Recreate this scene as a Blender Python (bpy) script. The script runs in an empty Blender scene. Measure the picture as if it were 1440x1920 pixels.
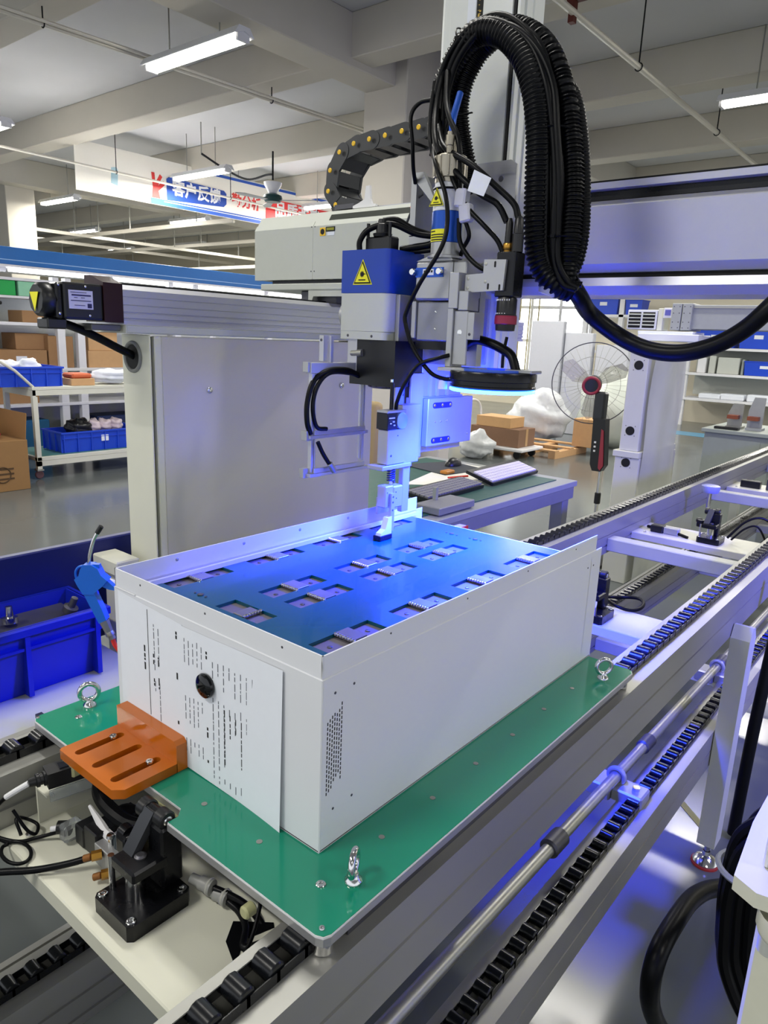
import bpy, bmesh, math, random
from mathutils import Vector, Matrix, Euler

S = bpy.context.scene
COL = S.collection
R = math.radians
FLOOR = -0.9            # authoring height of the floor (pallet top = 0); everything is lifted by 0.9 at the end

# ---------------------------------------------------------------- camera
cam_data = bpy.data.cameras.new('camera')
cam = bpy.data.objects.new('camera', cam_data); COL.objects.link(cam)
right = Vector((0.76936926, 0.63751291, 0.04059842))
up = Vector((-0.18216621, 0.15804069, 0.9704837))
fwd = Vector((-0.61227968, 0.75405599, -0.23772496))
M = Matrix((right, up, -fwd)).transposed().to_4x4()
M.translation = Vector((0.51758847, -0.53938408, 0.61198414))
cam.matrix_world = M
cam_data.sensor_fit = 'HORIZONTAL'; cam_data.sensor_width = 36
cam_data.lens = 36 * 1344.8656 / 1440
cam_data.clip_start = 0.02; cam_data.clip_end = 200
S.camera = cam

# ---------------------------------------------------------------- world, exposure
w = bpy.data.worlds.new('daylight'); S.world = w; w.use_nodes = True
bgn = w.node_tree.nodes['Background']
bgn.inputs[0].default_value = (0.90, 0.94, 1.0, 1); bgn.inputs[1].default_value = 0.85
S.view_settings.view_transform = 'Standard'
try: S.view_settings.look = 'None'
except Exception: pass
S.view_settings.gamma = 1; S.view_settings.use_curve_mapping = False
S.view_settings.exposure = 0.5

def area_light(name, loc, sx, sy, power, col, rot=(0, 0, 0), shape='RECTANGLE'):
    d = bpy.data.lights.new(name, 'AREA'); d.shape = shape; d.size = sx
    if shape in ('RECTANGLE', 'ELLIPSE'): d.size_y = sy
    d.energy = power; d.color = col
    o = bpy.data.objects.new(name, d); COL.objects.link(o); o.location = loc; o.rotation_euler = rot
    return o
TUBE = (1.0, 0.97, 0.90)
# rows of fluorescent fittings (the ones in view are modelled further down)
FITTINGS = [(-4.7, 3.3), (-8.4, 6.1), (-12.6, 6.2), (-12.3, 8.7), (-8.4, 8.7), (-15.9, 11.3), (-12.6, 11.3), (-16.2, 8.6), (-1.1, 6.6), (-19, 11.2), (-8.8, 3.4)]
for x, y in FITTINGS + [(-8.9, 11.1)]:
    area_light('tube_light', (x, y, 2.62), 1.2, 0.12, 40 if x > -8 else 85, TUBE)
for x, y, p in [(-1.0, 0.9, 26), (2.6, 0.9, 22), (-4.7, 0.3, 32), (-1.0, -1.9, 48), (2.6, -1.9, 20), (-4.7, -2.4, 46), (2.6, 3.7, 26), (-1.2, 3.9, 34), (2.6, 6.6, 30), (-4.9, 9.4, 60), (-1.1, 9.4, 60), (2.6, 9.4, 60), (-1.1, 12.2, 80), (2.6, 12.2, 60)]:
    area_light('tube_light', (x, y, 2.62), 1.2, 0.12, p, TUBE)
# blue ring lamp of the vision camera
RING = (-0.198, 0.65)
area_light('ring_lamp', (RING[0], RING[1], 0.505), 0.15, 0.15, 46, (0.015, 0.035, 1.0), shape='DISK').data.spread = R(136)

# sideways spill of the same ring lamp
area_light('ring_lamp_spill', (RING[0]-.088, RING[1]+.01, 0.512), 0.05, 0.02, 3.2, (0.015, 0.035, 1.0), rot=Vector((-.7, .65, -.55)).to_track_quat('-Z', 'Y').to_euler()).data.spread = R(130)
# blue lamp of the neighbouring vision station to the right, outside the frame
area_light('station_lamp', (1.3, 1.7, 0.62), 0.25, 0.25, 20, (0.08, 0.08, 1.0), rot=(R(25), R(66), 0), shape='DISK').data.spread = R(100)

# ---------------------------------------------------------------- materials
MATS = {}
def srgb(h):
    if isinstance(h, str):
        h = h.lstrip('#'); c = [int(h[i:i+2], 16) / 255 for i in (0, 2, 4)]
    else: c = h
    return tuple(((v / 12.92) if v <= 0.04045 else ((v + 0.055) / 1.055) ** 2.4) for v in c) + (1,)
def mat(name, col, rough=0.5, metal=0.0, var=0.06, scale=30, bump=0.0, emit=None, es=0.0, alpha=1.0, trans=0.0, stretch=None, coat=0.0, ior=1.45):
    if name in MATS: return MATS[name]
    m = bpy.data.materials.new(name); m.use_nodes = True; MATS[name] = m
    nt = m.node_tree; b = nt.nodes['Principled BSDF']
    c = srgb(col)
    b.inputs['Base Color'].default_value = c
    b.inputs['Roughness'].default_value = rough; b.inputs['Metallic'].default_value = metal
    b.inputs['Alpha'].default_value = alpha; b.inputs['IOR'].default_value = ior
    b.inputs['Transmission Weight'].default_value = trans
    b.inputs['Coat Weight'].default_value = coat
    if emit is not None:
        b.inputs['Emission Color'].default_value = srgb(emit); b.inputs['Emission Strength'].default_value = es
    if var > 0 or bump > 0:
        tc = nt.nodes.new('ShaderNodeTexCoord'); mp = nt.nodes.new('ShaderNodeMapping')
        n = nt.nodes.new('ShaderNodeTexNoise'); n.inputs['Scale'].default_value = scale; n.inputs['Detail'].default_value = 4
        if stretch: mp.inputs['Scale'].default_value = stretch
        nt.links.new(tc.outputs['Object'], mp.inputs[0]); nt.links.new(mp.outputs[0], n.inputs['Vector'])
        if var > 0:
            mx = nt.nodes.new('ShaderNodeMix'); mx.data_type = 'RGBA'
            mx.inputs[6].default_value = tuple(v * (1 - var) for v in c[:3]) + (1,)
            mx.inputs[7].default_value = tuple(min(1, v * (1 + var)) for v in c[:3]) + (1,)
            nt.links.new(n.outputs['Fac'], mx.inputs[0]); nt.links.new(mx.outputs[2], b.inputs['Base Color'])
            mr = nt.nodes.new('ShaderNodeMapRange'); mr.inputs['To Min'].default_value = max(0, rough - var * .7); mr.inputs['To Max'].default_value = min(1, rough + var * .7)
            nt.links.new(n.outputs['Fac'], mr.inputs['Value']); nt.links.new(mr.outputs[0], b.inputs['Roughness'])
        if bump > 0:
            bp = nt.nodes.new('ShaderNodeBump'); bp.inputs['Strength'].default_value = bump; bp.inputs['Distance'].default_value = 0.002
            nt.links.new(n.outputs['Fac'], bp.inputs['Height']); nt.links.new(bp.outputs[0], b.inputs['Normal'])
    return m
WHITE = mat('white_powder_coat', '#d6d8dc', 0.38, var=0.03, scale=8)
CREAM = mat('cream_paint', '#cfcfbf', 0.45, var=0.04, scale=12)
LGREY = mat('light_grey_paint', '#b9bcb4', 0.45, var=0.03)
PANEL = mat('satin_grey_panel', '#c6c3b8', 0.42, 0.15, var=0.04, scale=3)
ALU = mat('anodised_aluminium', '#9c9c97', 0.42, 0.55, var=0.05, scale=20, stretch=(1, .05, 1))
ALUX = mat('extruded_aluminium_rail', '#b9bac0', 0.38, 0.6, var=0.06, scale=14, stretch=(1, .05, 1))
ALUW = mat('machined_aluminium', '#a9aaab', 0.38, 0.6, var=0.05)
STEEL = mat('chromed_steel', '#d8d8d8', 0.13, 1.0, var=0.05)
ZINC = mat('zinc_steel', '#a3a39c', 0.42, 0.85, var=0.12, scale=40)
DSTEEL = mat('dark_steel', '#55555a', 0.45, 0.7, var=0.1)
BLACK = mat('black_plastic', '#121316', 0.35, var=0.1)
BLACKM = mat('black_anodised_metal', '#15161a', 0.28, 0.4, var=0.1)
RUBBER = mat('black_rubber', '#07080b', 0.36, var=0.1)
for _m, _v in ((RUBBER, .18),):
    _m.node_tree.nodes['Principled BSDF'].inputs['Specular IOR Level'].default_value = _v
CHAINB = mat('black_chain_plastic', '#0e1014', 0.25, var=0.15)
GREEN = mat('green_epoxy_board', '#108468', 0.16, var=0.07, scale=5, coat=.3)
ORANGE = mat('orange_bakelite', '#b25d08', 0.3, var=0.1, scale=25, coat=.2)
BLUE = mat('blue_enamel', '#0b3a9c', 0.3, var=0.05)
TUBEB = mat('blue_anodised_tube', '#1d4fae', 0.3, .4, var=0.05)
CRATE = mat('blue_crate_plastic', '#0a1f9e', 0.42, var=0.06)
CRATE2 = mat('bright_blue_crate_plastic', '#1c46c4', 0.42, var=0.06)
YEL = mat('yellow_label', '#e6e020', 0.5, var=0.02)
YDOT = mat('yellow_plastic', '#e0b414', 0.4, var=0.04)
INK = mat('black_ink', '#101010', 0.7, var=0.0)
GINK = mat('grey_ink', '#6c6f78', 0.7, var=0.0)
PAPER = mat('white_paper', '#dfe3ea', 0.7, var=0.02, scale=60)
BRASS = mat('brass', '#b98a3c', 0.3, 0.9, var=0.1)
RED = mat('red_plastic', '#d8301c', 0.35, var=0.05)
CARD = mat('brown_cardboard', '#9a7650', 0.85, var=0.08, scale=20)
CARD2 = mat('pale_cardboard', '#c29a6c', 0.85, var=0.08, scale=20)
RESIN = mat('yellow_green_urethane', '#b9b98a', 0.35, var=0.08, trans=.25)
CLEAR = mat('clear_plastic', '#e8eef0', 0.12, var=0.0, trans=.85)
FILM = mat('clear_wrapping_film', '#e2e6e6', 0.22, var=0.1, scale=9, bump=.6, alpha=.55)
BIGTUBE = mat('fluorescent_tube', '#ffffff', 0.5, var=0, emit='#fff8ea', es=12)
LEDTUBE = mat('bench_led_tube', '#ffffff', 0.5, var=0, emit='#f2f6ff', es=7)
FITTING = mat('white_lamp_housing', '#dcdcde', 0.4, var=0.02)
BLUELED = mat('blue_led_ring', '#2040ff', 0.4, var=0, emit='#1c50ff', es=34)
BEIGEW = mat('beige_wall_paint', '#e0d8c2', 0.8, var=0.03, scale=4)
CONC = mat('painted_concrete', '#c2bdb0', 0.8, var=0.05, scale=3)
SLABM = mat('grey_ceiling_paint', '#c6c6c6', 0.85, var=0.04, scale=2)

# ---------------------------------------------------------------- mesh builder
def basis(a, b):
    z = (Vector(b) - Vector(a)).normalized()
    t = Vector((0, 0, 1)) if abs(z.z) < .9 else Vector((1, 0, 0))
    x = t.cross(z).normalized(); y = z.cross(x)
    return x, y, z
class MB:
    def __init__(s): s.bm = bmesh.new()
    def _xf(s, vs, m):
        for v in vs: v.co = m @ v.co
    def box(s, a, b, bev=0, rot=None, seg=1):
        a = Vector(a); b = Vector(b); c = (a + b) / 2; d = b - a
        t = bmesh.new(); bmesh.ops.create_cube(t, size=1)
        for v in t.verts: v.co = Vector((v.co.x * abs(d.x), v.co.y * abs(d.y), v.co.z * abs(d.z)))
        if bev: bmesh.ops.bevel(t, geom=t.edges[:], offset=bev, segments=seg, profile=.5, affect='EDGES')
        m = Matrix.Translation(c)
        if rot: m = m @ Euler(rot).to_matrix().to_4x4()
        return s._merge(t, m)
    def _merge(s, t, m):
        me = bpy.data.meshes.new('t'); t.to_mesh(me); t.free(); me.transform(m); s.bm.from_mesh(me); bpy.data.meshes.remove(me); return s
    def cyl(s, a, b, r, r2=None, n=16, cap=True, bev=0):
        r2 = r if r2 is None else r2
        x, y, z = basis(a, b); a = Vector(a); b = Vector(b)
        if bev:
            d = (b - a).normalized()
            s.lathe(a, b, [(0, 0), (0, r - bev), (bev, r), ((b - a).length - bev, r2), ((b - a).length, r2 - bev), ((b - a).length, 0)], n); return s
        A = []; Bq = []
        for i in range(n):
            t = 2 * math.pi * i / n; o = x * math.cos(t) + y * math.sin(t)
            A.append(s.bm.verts.new(a + o * r)); Bq.append(s.bm.verts.new(b + o * r2))
        for i in range(n): s.bm.faces.new((A[i], A[(i+1) % n], Bq[(i+1) % n], Bq[i]))
        if cap: s.bm.faces.new(A[::-1]); s.bm.faces.new(Bq)
        return s
    def lathe(s, a, b, prof, n=24):       # prof: (distance along a->b, radius)
        x, y, z = basis(a, b); a = Vector(a); rings = []
        for h, r in prof:
            if r <= 1e-6: rings.append([s.bm.verts.new(a + z * h)])
            else: rings.append([s.bm.verts.new(a + z * h + (x * math.cos(2*math.pi*i/n) + y * math.sin(2*math.pi*i/n)) * r) for i in range(n)])
        for p, q in zip(rings, rings[1:]):
            for i in range(n):
                j = (i + 1) % n
                if len(p) == 1 and len(q) == 1: continue
                if len(p) == 1: s.bm.faces.new((p[0], q[j], q[i]))
                elif len(q) == 1: s.bm.faces.new((p[i], p[j], q[0]))
                else: s.bm.faces.new((p[i], p[j], q[j], q[i]))
        return s
    def prism(s, pts, axis, lo, hi):      # polygon in the plane normal to axis, extruded lo..hi
        def P(u, v, w): return {'x': (w, u, v), 'y': (u, w, v), 'z': (u, v, w)}[axis]
        A = [s.bm.verts.new(P(u, v, lo)) for u, v in pts]; Bq = [s.bm.verts.new(P(u, v, hi)) for u, v in pts]
        n = len(pts)
        for i in range(n): s.bm.faces.new((A[i], A[(i+1) % n], Bq[(i+1) % n], Bq[i]))
        s.bm.faces.new(A[::-1]); s.bm.faces.new(Bq)
        return s
    def tube(s, pts, r, n=10, smooth=True, rib=0, sub=8):
        pts = [Vector(p) for p in pts]
        if smooth and len(pts) > 2:
            q = []; P = [pts[0] * 2 - pts[1]] + pts + [pts[-1] * 2 - pts[-2]]
            for i in range(1, len(P) - 2):
                for k in range(sub):
                    t = k / sub; a, b, c, d = P[i-1:i+3]
                    q.append(.5 * ((2*b) + (c - a) * t + (2*a - 5*b + 4*c - d) * t*t + (3*b - a - 3*c + d) * t**3))
            q.append(pts[-1]); pts = q
        if rib:                              # corrugated hose: resample evenly, alternate radius
            L = [0]
            for a, b in zip(pts, pts[1:]): L.append(L[-1] + (b - a).length)
            N = max(4, int(L[-1] / rib) * 4); out = []; k = 0
            for i in range(N + 1):
                t = L[-1] * i / N
                while k < len(L) - 2 and L[k+1] < t: k += 1
                f = (t - L[k]) / max(1e-9, L[k+1] - L[k]); out.append(pts[k].lerp(pts[k+1], f))
            pts = out
        rings = []; px = None
        for i, p in enumerate(pts):
            d = (pts[min(i+1, len(pts)-1)] - pts[max(i-1, 0)]).normalized()
            if px is None:
                t = Vector((0, 0, 1)) if abs(d.z) < .9 else Vector((1, 0, 0)); px = t.cross(d).normalized()
            px = (px - d * px.dot(d)).normalized(); py = d.cross(px)
            rr = r(i / (len(pts)-1)) if callable(r) else r
            if rib: rr *= (1.0 if i % 4 in (0, 1) else .86)
            rings.append([s.bm.verts.new(p + (px * math.cos(2*math.pi*k/n) + py * math.sin(2*math.pi*k/n)) * rr) for k in range(n)])
        for a, b in zip(rings, rings[1:]):
            for k in range(n): s.bm.faces.new((a[k], a[(k+1) % n], b[(k+1) % n], b[k]))
        s.bm.faces.new(rings[0][::-1]); s.bm.faces.new(rings[-1])
        return s
    def torus(s, c, axis, Rr, r, n=28, m=10, a0=0, a1=2*math.pi):
        c = Vector(c); x, y, z = basis((0, 0, 0), axis)
        full = abs(a1 - a0 - 2*math.pi) < 1e-6; rings = []
        for i in range(n if full else n + 1):
            t = a0 + (a1 - a0) * i / n; o = x * math.cos(t) + y * math.sin(t)
            rings.append([s.bm.verts.new(c + o * (Rr + r * math.cos(2*math.pi*k/m)) + z * r * math.sin(2*math.pi*k/m)) for k in range(m)])
        k2 = len(rings)
        for i in range(k2 if full else k2 - 1):
            a, b = rings[i], rings[(i+1) % k2]
            for k in range(m): s.bm.faces.new((a[k], a[(k+1) % m], b[(k+1) % m], b[k]))
        return s
    def sphere(s, c, r, sc=(1, 1, 1), n=16, m=10):
        t = bmesh.new(); bmesh.ops.create_uvsphere(t, u_segments=n, v_segments=m, radius=r)
        return s._merge(t, Matrix.Translation(Vector(c)) @ Matrix.Diagonal((*sc, 1)))
    def quad(s, *p):
        s.bm.faces.new([s.bm.verts.new(q) for q in p]); return s
    def frame(s, o, u, v, pts, h):          # polygon given in (u,v) coords from origin o, extruded h along u x v
        o = Vector(o); u = Vector(u); v = Vector(v); nn = u.cross(v).normalized()
        A = [s.bm.verts.new(o + u * a + v * b) for a, b in pts]; Bq = [s.bm.verts.new(o + u * a + v * b + nn * h) for a, b in pts]
        n = len(pts)
        for i in range(n): s.bm.faces.new((A[i], A[(i+1) % n], Bq[(i+1) % n], Bq[i]))
        s.bm.faces.new(A[::-1]); s.bm.faces.new(Bq); return s
    def mesh(s, name, m, smooth=False, ang=35):
        bmesh.ops.recalc_face_normals(s.bm, faces=s.bm.faces[:])
        if smooth:
            for f in s.bm.faces: f.smooth = True
            for e in s.bm.edges:
                if len(e.link_faces) == 2 and e.calc_face_angle(0) > R(ang): e.smooth = False
        me = bpy.data.meshes.new(name); s.bm.to_mesh(me); s.bm.free()
        me.materials.append(m); return me
    def build(s, name, m, parent=None, smooth=False, label=None, cat=None, group=None, kind=None, ang=35):
        return link(name, s.mesh(name, m, smooth, ang), parent, label, cat, group, kind)
def link(name, me, parent=None, label=None, cat=None, group=None, kind=None):
    o = bpy.data.objects.new(name, me); COL.objects.link(o)
    if parent is not None: o.parent = parent
    tag(o, label, cat, group, kind); return o
def tag(o, label=None, cat=None, group=None, kind=None):
    if label: o['label'] = label
    if cat: o['category'] = cat
    if group: o['group'] = group
    if kind: o['kind'] = kind
    return o
def thing(name, label, cat, group=None, loc=(0, 0, 0), rz=0, kind=None):
    o = bpy.data.objects.new(name, None); COL.objects.link(o); o.empty_display_size = .05
    o.location = loc; o.rotation_euler = (0, 0, rz)
    return tag(o, label, cat, group, kind)
def structure(name, mb, m, parent=None, smooth=False):
    return mb.build(name, m, parent, smooth, kind='structure')
def dup(root, loc=None, label=None, group=None, rz=None):
    r = root.copy(); COL.objects.link(r)
    if loc is not None: r.location = loc
    if rz is not None: r.rotation_euler = (0, 0, rz)
    if label: r['label'] = label
    if group: r['group'] = group
    for ch in list(root.children):
        c = ch.copy(); COL.objects.link(c); c.parent = r
        for g in list(ch.children):
            d = g.copy(); COL.objects.link(d); d.parent = c
    return r
def rect(x0, x1, y0, y1): return [(x0, y0), (x1, y0), (x1, y1), (x0, y1)]
def slotpts(cx, cy, L, w, n=6, ang=0):
    out = []
    for i in range(n + 1):
        t = -math.pi/2 + math.pi * i / n; out.append((cx + L/2 - w/2 + math.cos(t)*w/2, cy + math.sin(t)*w/2))
    for i in range(n + 1):
        t = math.pi/2 + math.pi * i / n; out.append((cx - L/2 + w/2 + math.cos(t)*w/2, cy + math.sin(t)*w/2))
    return out
def plate_mesh(outer, holes, z0, z1, name, m):
    """flat plate with real holes, outline in x-y"""
    c = bpy.data.curves.new(name, 'CURVE'); c.dimensions = '2D'; c.fill_mode = 'BOTH'; c.extrude = (z1-z0)/2
    for pts in [outer] + holes:
        s = c.splines.new('POLY'); s.points.add(len(pts)-1); s.use_cyclic_u = True
        for p, q in zip(s.points, pts): p.co = (q[0], q[1], 0, 1)
    o = bpy.data.objects.new(name, c); COL.objects.link(o); bpy.context.view_layer.update()
    me = bpy.data.meshes.new_from_object(o.evaluated_get(bpy.context.evaluated_depsgraph_get()))
    bpy.data.objects.remove(o); bpy.data.curves.remove(c)
    me.transform(Matrix.Translation((0, 0, (z0+z1)/2))); me.materials.clear(); me.materials.append(m); return me
def text_mesh(txt, size, name='text', extrude=0.0004, bold=0.0):
    c = bpy.data.curves.new(name, 'FONT'); c.body = txt; c.size = size; c.extrude = extrude; c.offset = bold
    c.align_x = 'CENTER'; c.align_y = 'CENTER'; c.resolution_u = 2
    o = bpy.data.objects.new(name, c); COL.objects.link(o)
    bpy.context.view_layer.update()
    me = bpy.data.meshes.new_from_object(o.evaluated_get(bpy.context.evaluated_depsgraph_get()))
    bpy.data.objects.remove(o); bpy.data.curves.remove(c)
    me.materials.clear(); return me
def put_text(txt, size, m, o, u, v, parent, name='lettering', bold=0.0, sx=1.0):
    me = text_mesh(txt, size, name, bold=bold)
    u = Vector(u).normalized(); v = Vector(v).normalized(); n = u.cross(v)
    T = Matrix((u * sx, v, n)).transposed().to_4x4(); T.translation = Vector(o)
    me.transform(T); me.materials.append(m)
    return link(name, me, parent)
def tri_sign(o, u, v, size, parent, off=0.0006):
    """yellow laser warning triangle, lower edge centred on o"""
    u = Vector(u).normalized(); v = Vector(v).normalized(); n = u.cross(v)
    h = size * 0.95
    def tri(k, dz): return [(-size/2*k, h*.36*(1-k)), (size/2*k, h*.36*(1-k)), (0, h*.36*(1-k) + h*k)]
    base = MB().frame(Vector(o), u, v, tri(1.12, 0), off).build('warning_sticker', YEL, parent)
    b = MB(); b.frame(Vector(o) + n * off, u, v, tri(1.0, 0), off)
    b.build('warning_border', INK, base)
    MB().frame(Vector(o) + n * off * 2, u, v, tri(.82, 0), off).build('warning_field', YEL, base)
    g = MB(); c = (0, h * .42); pts = []
    for i in range(24):
        t = 2*math.pi*i/24; rr = size * (.14 if i % 2 else .085); pts.append((c[0] + math.cos(t)*rr, c[1] + math.sin(t)*rr))
    g.frame(Vector(o) + n * off * 3, u, v, pts, off); g.frame(Vector(o) + n * off * 3, u, v, rect(0, size*.22, c[1]-size*.012, c[1]+size*.012), off)
    g.frame(Vector(o) + n * off * 3, u, v, rect(-size*.2, size*.2, h*.14, h*.19), off)
    g.build('burst_symbol', INK, base)
    return base
def finalize():
    bpy.context.view_layer.update()
    tops = [o for o in COL.objects if o.parent is None and o.type in ('MESH', 'EMPTY')]
    def tree(o):
        yield o
        for c in o.children: yield from tree(c)
    for o in tops:
        lo = Vector((1e9,)*3); hi = Vector((-1e9,)*3)
        for t in tree(o):
            if t.type == 'MESH':
                for c in t.bound_box:
                    p = t.matrix_world @ Vector(c)
                    lo = Vector(map(min, lo, p)); hi = Vector(map(max, hi, p))
        if lo.x > 1e8: continue
        b = Vector(((lo.x + hi.x)/2, (lo.y + hi.y)/2, lo.z))
        d = o.matrix_basis.to_3x3().inverted() @ (b - o.location)
        if o.type == 'MESH':
            if o.data.users > 1:
                o.location.z += -FLOOR; continue
            o.data.transform(Matrix.Translation(-d))
        for c in o.children: c.location -= d
        o.location = b; o.location.z += -FLOOR
    for o in COL.objects:
        if o.parent is None and o.type in ('CAMERA', 'LIGHT'): o.location.z += -FLOOR
# ================================================================ the hall
structure('floor', MB().box((-26, -8, FLOOR-.1), (12, 24, FLOOR)), mat('grey_epoxy_floor', '#5f6464', 0.17, var=0.12, scale=1.2))
structure('ceiling', MB().box((-26, -8, 3.25), (12, 24, 3.4)), SLABM)
wb = MB().box((-26, 15.6, FLOOR), (-9.0, 15.8, 3.25)); wb.box((-9.0, 15.6, FLOOR), (-6.65, 15.8, -.1)); wb.box((-9.0, 15.6, 2.2), (-6.65, 15.8, 3.25)); wb.box((-6.65, 15.6, FLOOR), (12, 15.8, 3.25))
wall_back = structure('wall_back', wb, BEIGEW)
structure('wall_left', MB().box((-26.2, -8, FLOOR), (-26, 24, 3.25)), BEIGEW)
wn = thing('window_1', None, None, kind='structure')
m = MB()
for x in (-9.0, -8.25, -7.5, -6.72): m.box((x, 15.55, -.1), (x+.07, 15.62, 2.2))
for z in (-.1, .62, 1.4, 2.13): m.box((-9.0, 15.555, z), (-6.65, 15.615, z+.07))
m.build('window_frame', FITTING, wn)
for i, x in enumerate((-8.93, -8.18, -7.43)):
    for z in (-.03, .69, 1.47): MB().box((x, 15.64, z), (x+.68, 15.65, z+.71 if z < 1.4 else z+.66)).build('window_pane', mat('daylit_window_pane', '#ffffff', .3, var=0, emit='#f3fbff', es=4), wn)
bars = MB()
for x in (-8.75, -8.5, -8.25, -8.0): bars.cyl((x, 15.5, -.1), (x, 15.5, 2.2), .02, n=8)
bars.build('window_bar', mat('ochre_bar', '#a59a74', .6), wn)
tr = 0
def beam(name, a, b, m_=CONC):
    return structure(name, MB().box(a, b, bev=.008), m_)
for i, y in enumerate((2.4, 4.5, 6.6, 8.75, 10.9, 13.1)):
    beam('trim_%d' % (i+1), (-26, y, 2.9), (12, y+.28, 3.25))
for i, x in enumerate((-4.5, -12.9, 3.8)):
    beam('trim_%d' % (i+7), (x, -8, 2.84), (x+.36, 15.6, 3.25))
# concrete columns with a capital
for i, (x, y, n) in enumerate(((-4.52, 5.1, 1), (-13.4, 5.4, 2), (-12.9, 13.0, 3))):
    c = MB().box((x, y, FLOOR), (x+.52, y+.5, 3.25), bev=.01)
    if n == 1: c.box((x+.35, y+.5, FLOOR), (x+.75, y+.7, 3.25), bev=.01)
    structure('trim_%d' % (i+10), c, CONC)
m = MB().box((-4.3, 5.62, 2.4), (-3.1, 5.95, 2.55)); m.box((-4.3, 5.62, 1.9), (-3.1, 5.95, 2.0)); m.box((-3.2, 5.62, 1.2), (-3.05, 5.9, 3.2))
structure('trim_13', m, CONC)
# blue floor stripe near the back shelves
structure('trim_14', MB().box((-6, 12.9, FLOOR), (-1.5, 13.5, FLOOR+.003)), mat('blue_floor_stripe', '#5f9fc4', .3))

# ceiling conduits
def conduit(x, y0, y1, z, label, dx=0, r=.016, x2=None, m_=ZINC):
    t = thing('ceiling_conduit', label, 'pipe')
    x2 = x if x2 is None else x2
    MB().cyl((x, y0, z), (x2, y1, z), r, n=10).build('pipe', m_, t, smooth=True)
    if dx: MB().cyl((x+dx, y0, z), (x2+dx, y1, z), r*.8, n=10).build('pipe', m_, t, smooth=True)
    n = int((y1 - y0) / 2)
    for k in range(n):
        y = y0 + (y1 - y0) * (k + .6) / n; xx = x + (x2-x)*(y-y0)/(y1-y0)
        h = MB().cyl((xx, y, z), (xx, y, 3.25), .006, n=6); h.torus((xx, y, z), (0, 1, 0), r+.006, .005, n=12, m=6)
        h.build('hanger', BLACKM, t)
    return t
WPIPE = mat('white_painted_pipe', '#cfcabd', .35, .2)
conduit(-5.6, -1, 12, 2.78, 'pair of pale ceiling pipes running past the nearest lamp on the left', dx=.075, x2=-4.9, m_=WPIPE)
conduit(-2.07, 0, 13, 2.78, 'single bright pipe crossing the ceiling at the upper right', r=.024, m_=WPIPE)
conduit(-8.85, 0, 14, 2.62, 'thin ceiling pipe running along the top of the banner', x2=-9.4, m_=WPIPE)
c = MB()
c.box((-2.13, 4.45, 2.85), (-1.93, 4.49, 2.9)); c.box((-2.1, 4.43, 2.72), (-2.06, 4.48, 2.87))
c.build('beam_clamp', mat('rusty_steel', '#5c2a22', .6, .4), label='rust red beam clamp holding the single pipe under the ceiling beam', cat='clamp')

def fitting(x, y, label, L=1.22, two=True):
    t = thing('fluorescent_light', label, 'ceiling light', 'fluorescent lights hanging in rows')
    z = 2.68
    MB().prism([(y-.09, z+.02), (y-.05, z+.075), (y+.05, z+.075), (y+.09, z+.02), (y+.085, z+.015), (y, z+.045), (y-.085, z+.015)], 'x', x-L/2, x+L/2).build('housing', FITTING, t)
    for d in (-.035, .035):
        MB().cyl((x-L/2+.03, y+d, z), (x+L/2-.03, y+d, z), .019, n=10).build('tube', BIGTUBE, t, smooth=True)
    for sx in (-1, 1): MB().box((x+sx*(L/2-.025)-.012, y-.055, z-.02), (x+sx*(L/2-.025)+.012, y+.055, z+.045)).build('end_cap', FITTING, t)
    for sx in (-.32, .32):
        MB().cyl((x+sx, y, z+.07), (x+sx, y, 3.25), .006, n=6).build('hanging_rod', ZINC, t)
    return t
FL = ['large near ceiling light in front of the first beam', 'ceiling light hanging over the left part of the banner', 'leftmost ceiling light of the row behind the banner',
      'small ceiling light below the banner to the left', 'ceiling light below the banner lettering', 'tiny ceiling light above the blue beam, left of the middle',
      'ceiling light low below the banner, nearest the grey cover', 'second tiny ceiling light left above the blue beam', 'ceiling light at the upper right edge', 'farthest tiny ceiling light above the blue canopy beam', 'ceiling light cut off by the left edge of the photo']
for (x, y), l in zip(FITTINGS, FL): fitting(x, y, l)
fitting(-8.9, 8.9 + 2.2, 'ceiling light just left of the black cable chain')

# hanging banner
bn = thing('banner', 'long white hanging banner with red and blue Chinese lettering', 'banner')
BX = -9.3
W1 = mat('banner_cloth', '#e6e2d6', .7, var=.02)
MB().box((BX-.012, 4.75, 2.35), (BX, 13.0, 2.98)).build('cloth', W1, bn)
bz0 = 2.33
MB().box((BX, 5.88, 2.355), (BX+.006, 13.0, 2.435)).build('blue_stripe', mat('banner_blue', '#2c54a8', .6), bn)
MB().box((BX, 6.7, 2.925), (BX+.006, 13.0, 2.965)).build('top_stripe', MATS['banner_blue'], bn)
MB().box((BX+.006, 6.1, 2.405), (BX+.009, 13.0, 2.415)).build('white_stripe', FITTING, bn)
pb = MB().frame((BX, 0, 0), (0, 1, 0), (0, 0, 1), [(6.15, 2.44), (7.19, 2.50), (7.245, 2.55), (7.245, 2.70), (7.2, 2.74), (6.19, 2.76), (6.15, 2.73)], .008).build('blue_panel', mat('banner_blue_panel', '#26489a', .6), bn)
put_text('客户反馈', .225, FITTING, (BX+.011, 6.69, 2.615), (0, 1, 0), (0, 0, 1), pb, bold=.008)
put_text('勤分析', .205, mat('banner_red', '#d23a36', .6), (BX+.003, 7.66, 2.63), (0, 1, 0), (0, 0, 1), bn, bold=.006)
pr = MB().frame((BX, 0, 0), (0, 1, 0), (0, 0, 1), [(8.07, 2.45), (10.6, 2.45), (10.6, 2.78), (8.12, 2.78), (8.07, 2.74)], .008).build('red_panel', mat('banner_red_panel', '#dc3c3c', .6), bn)
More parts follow.
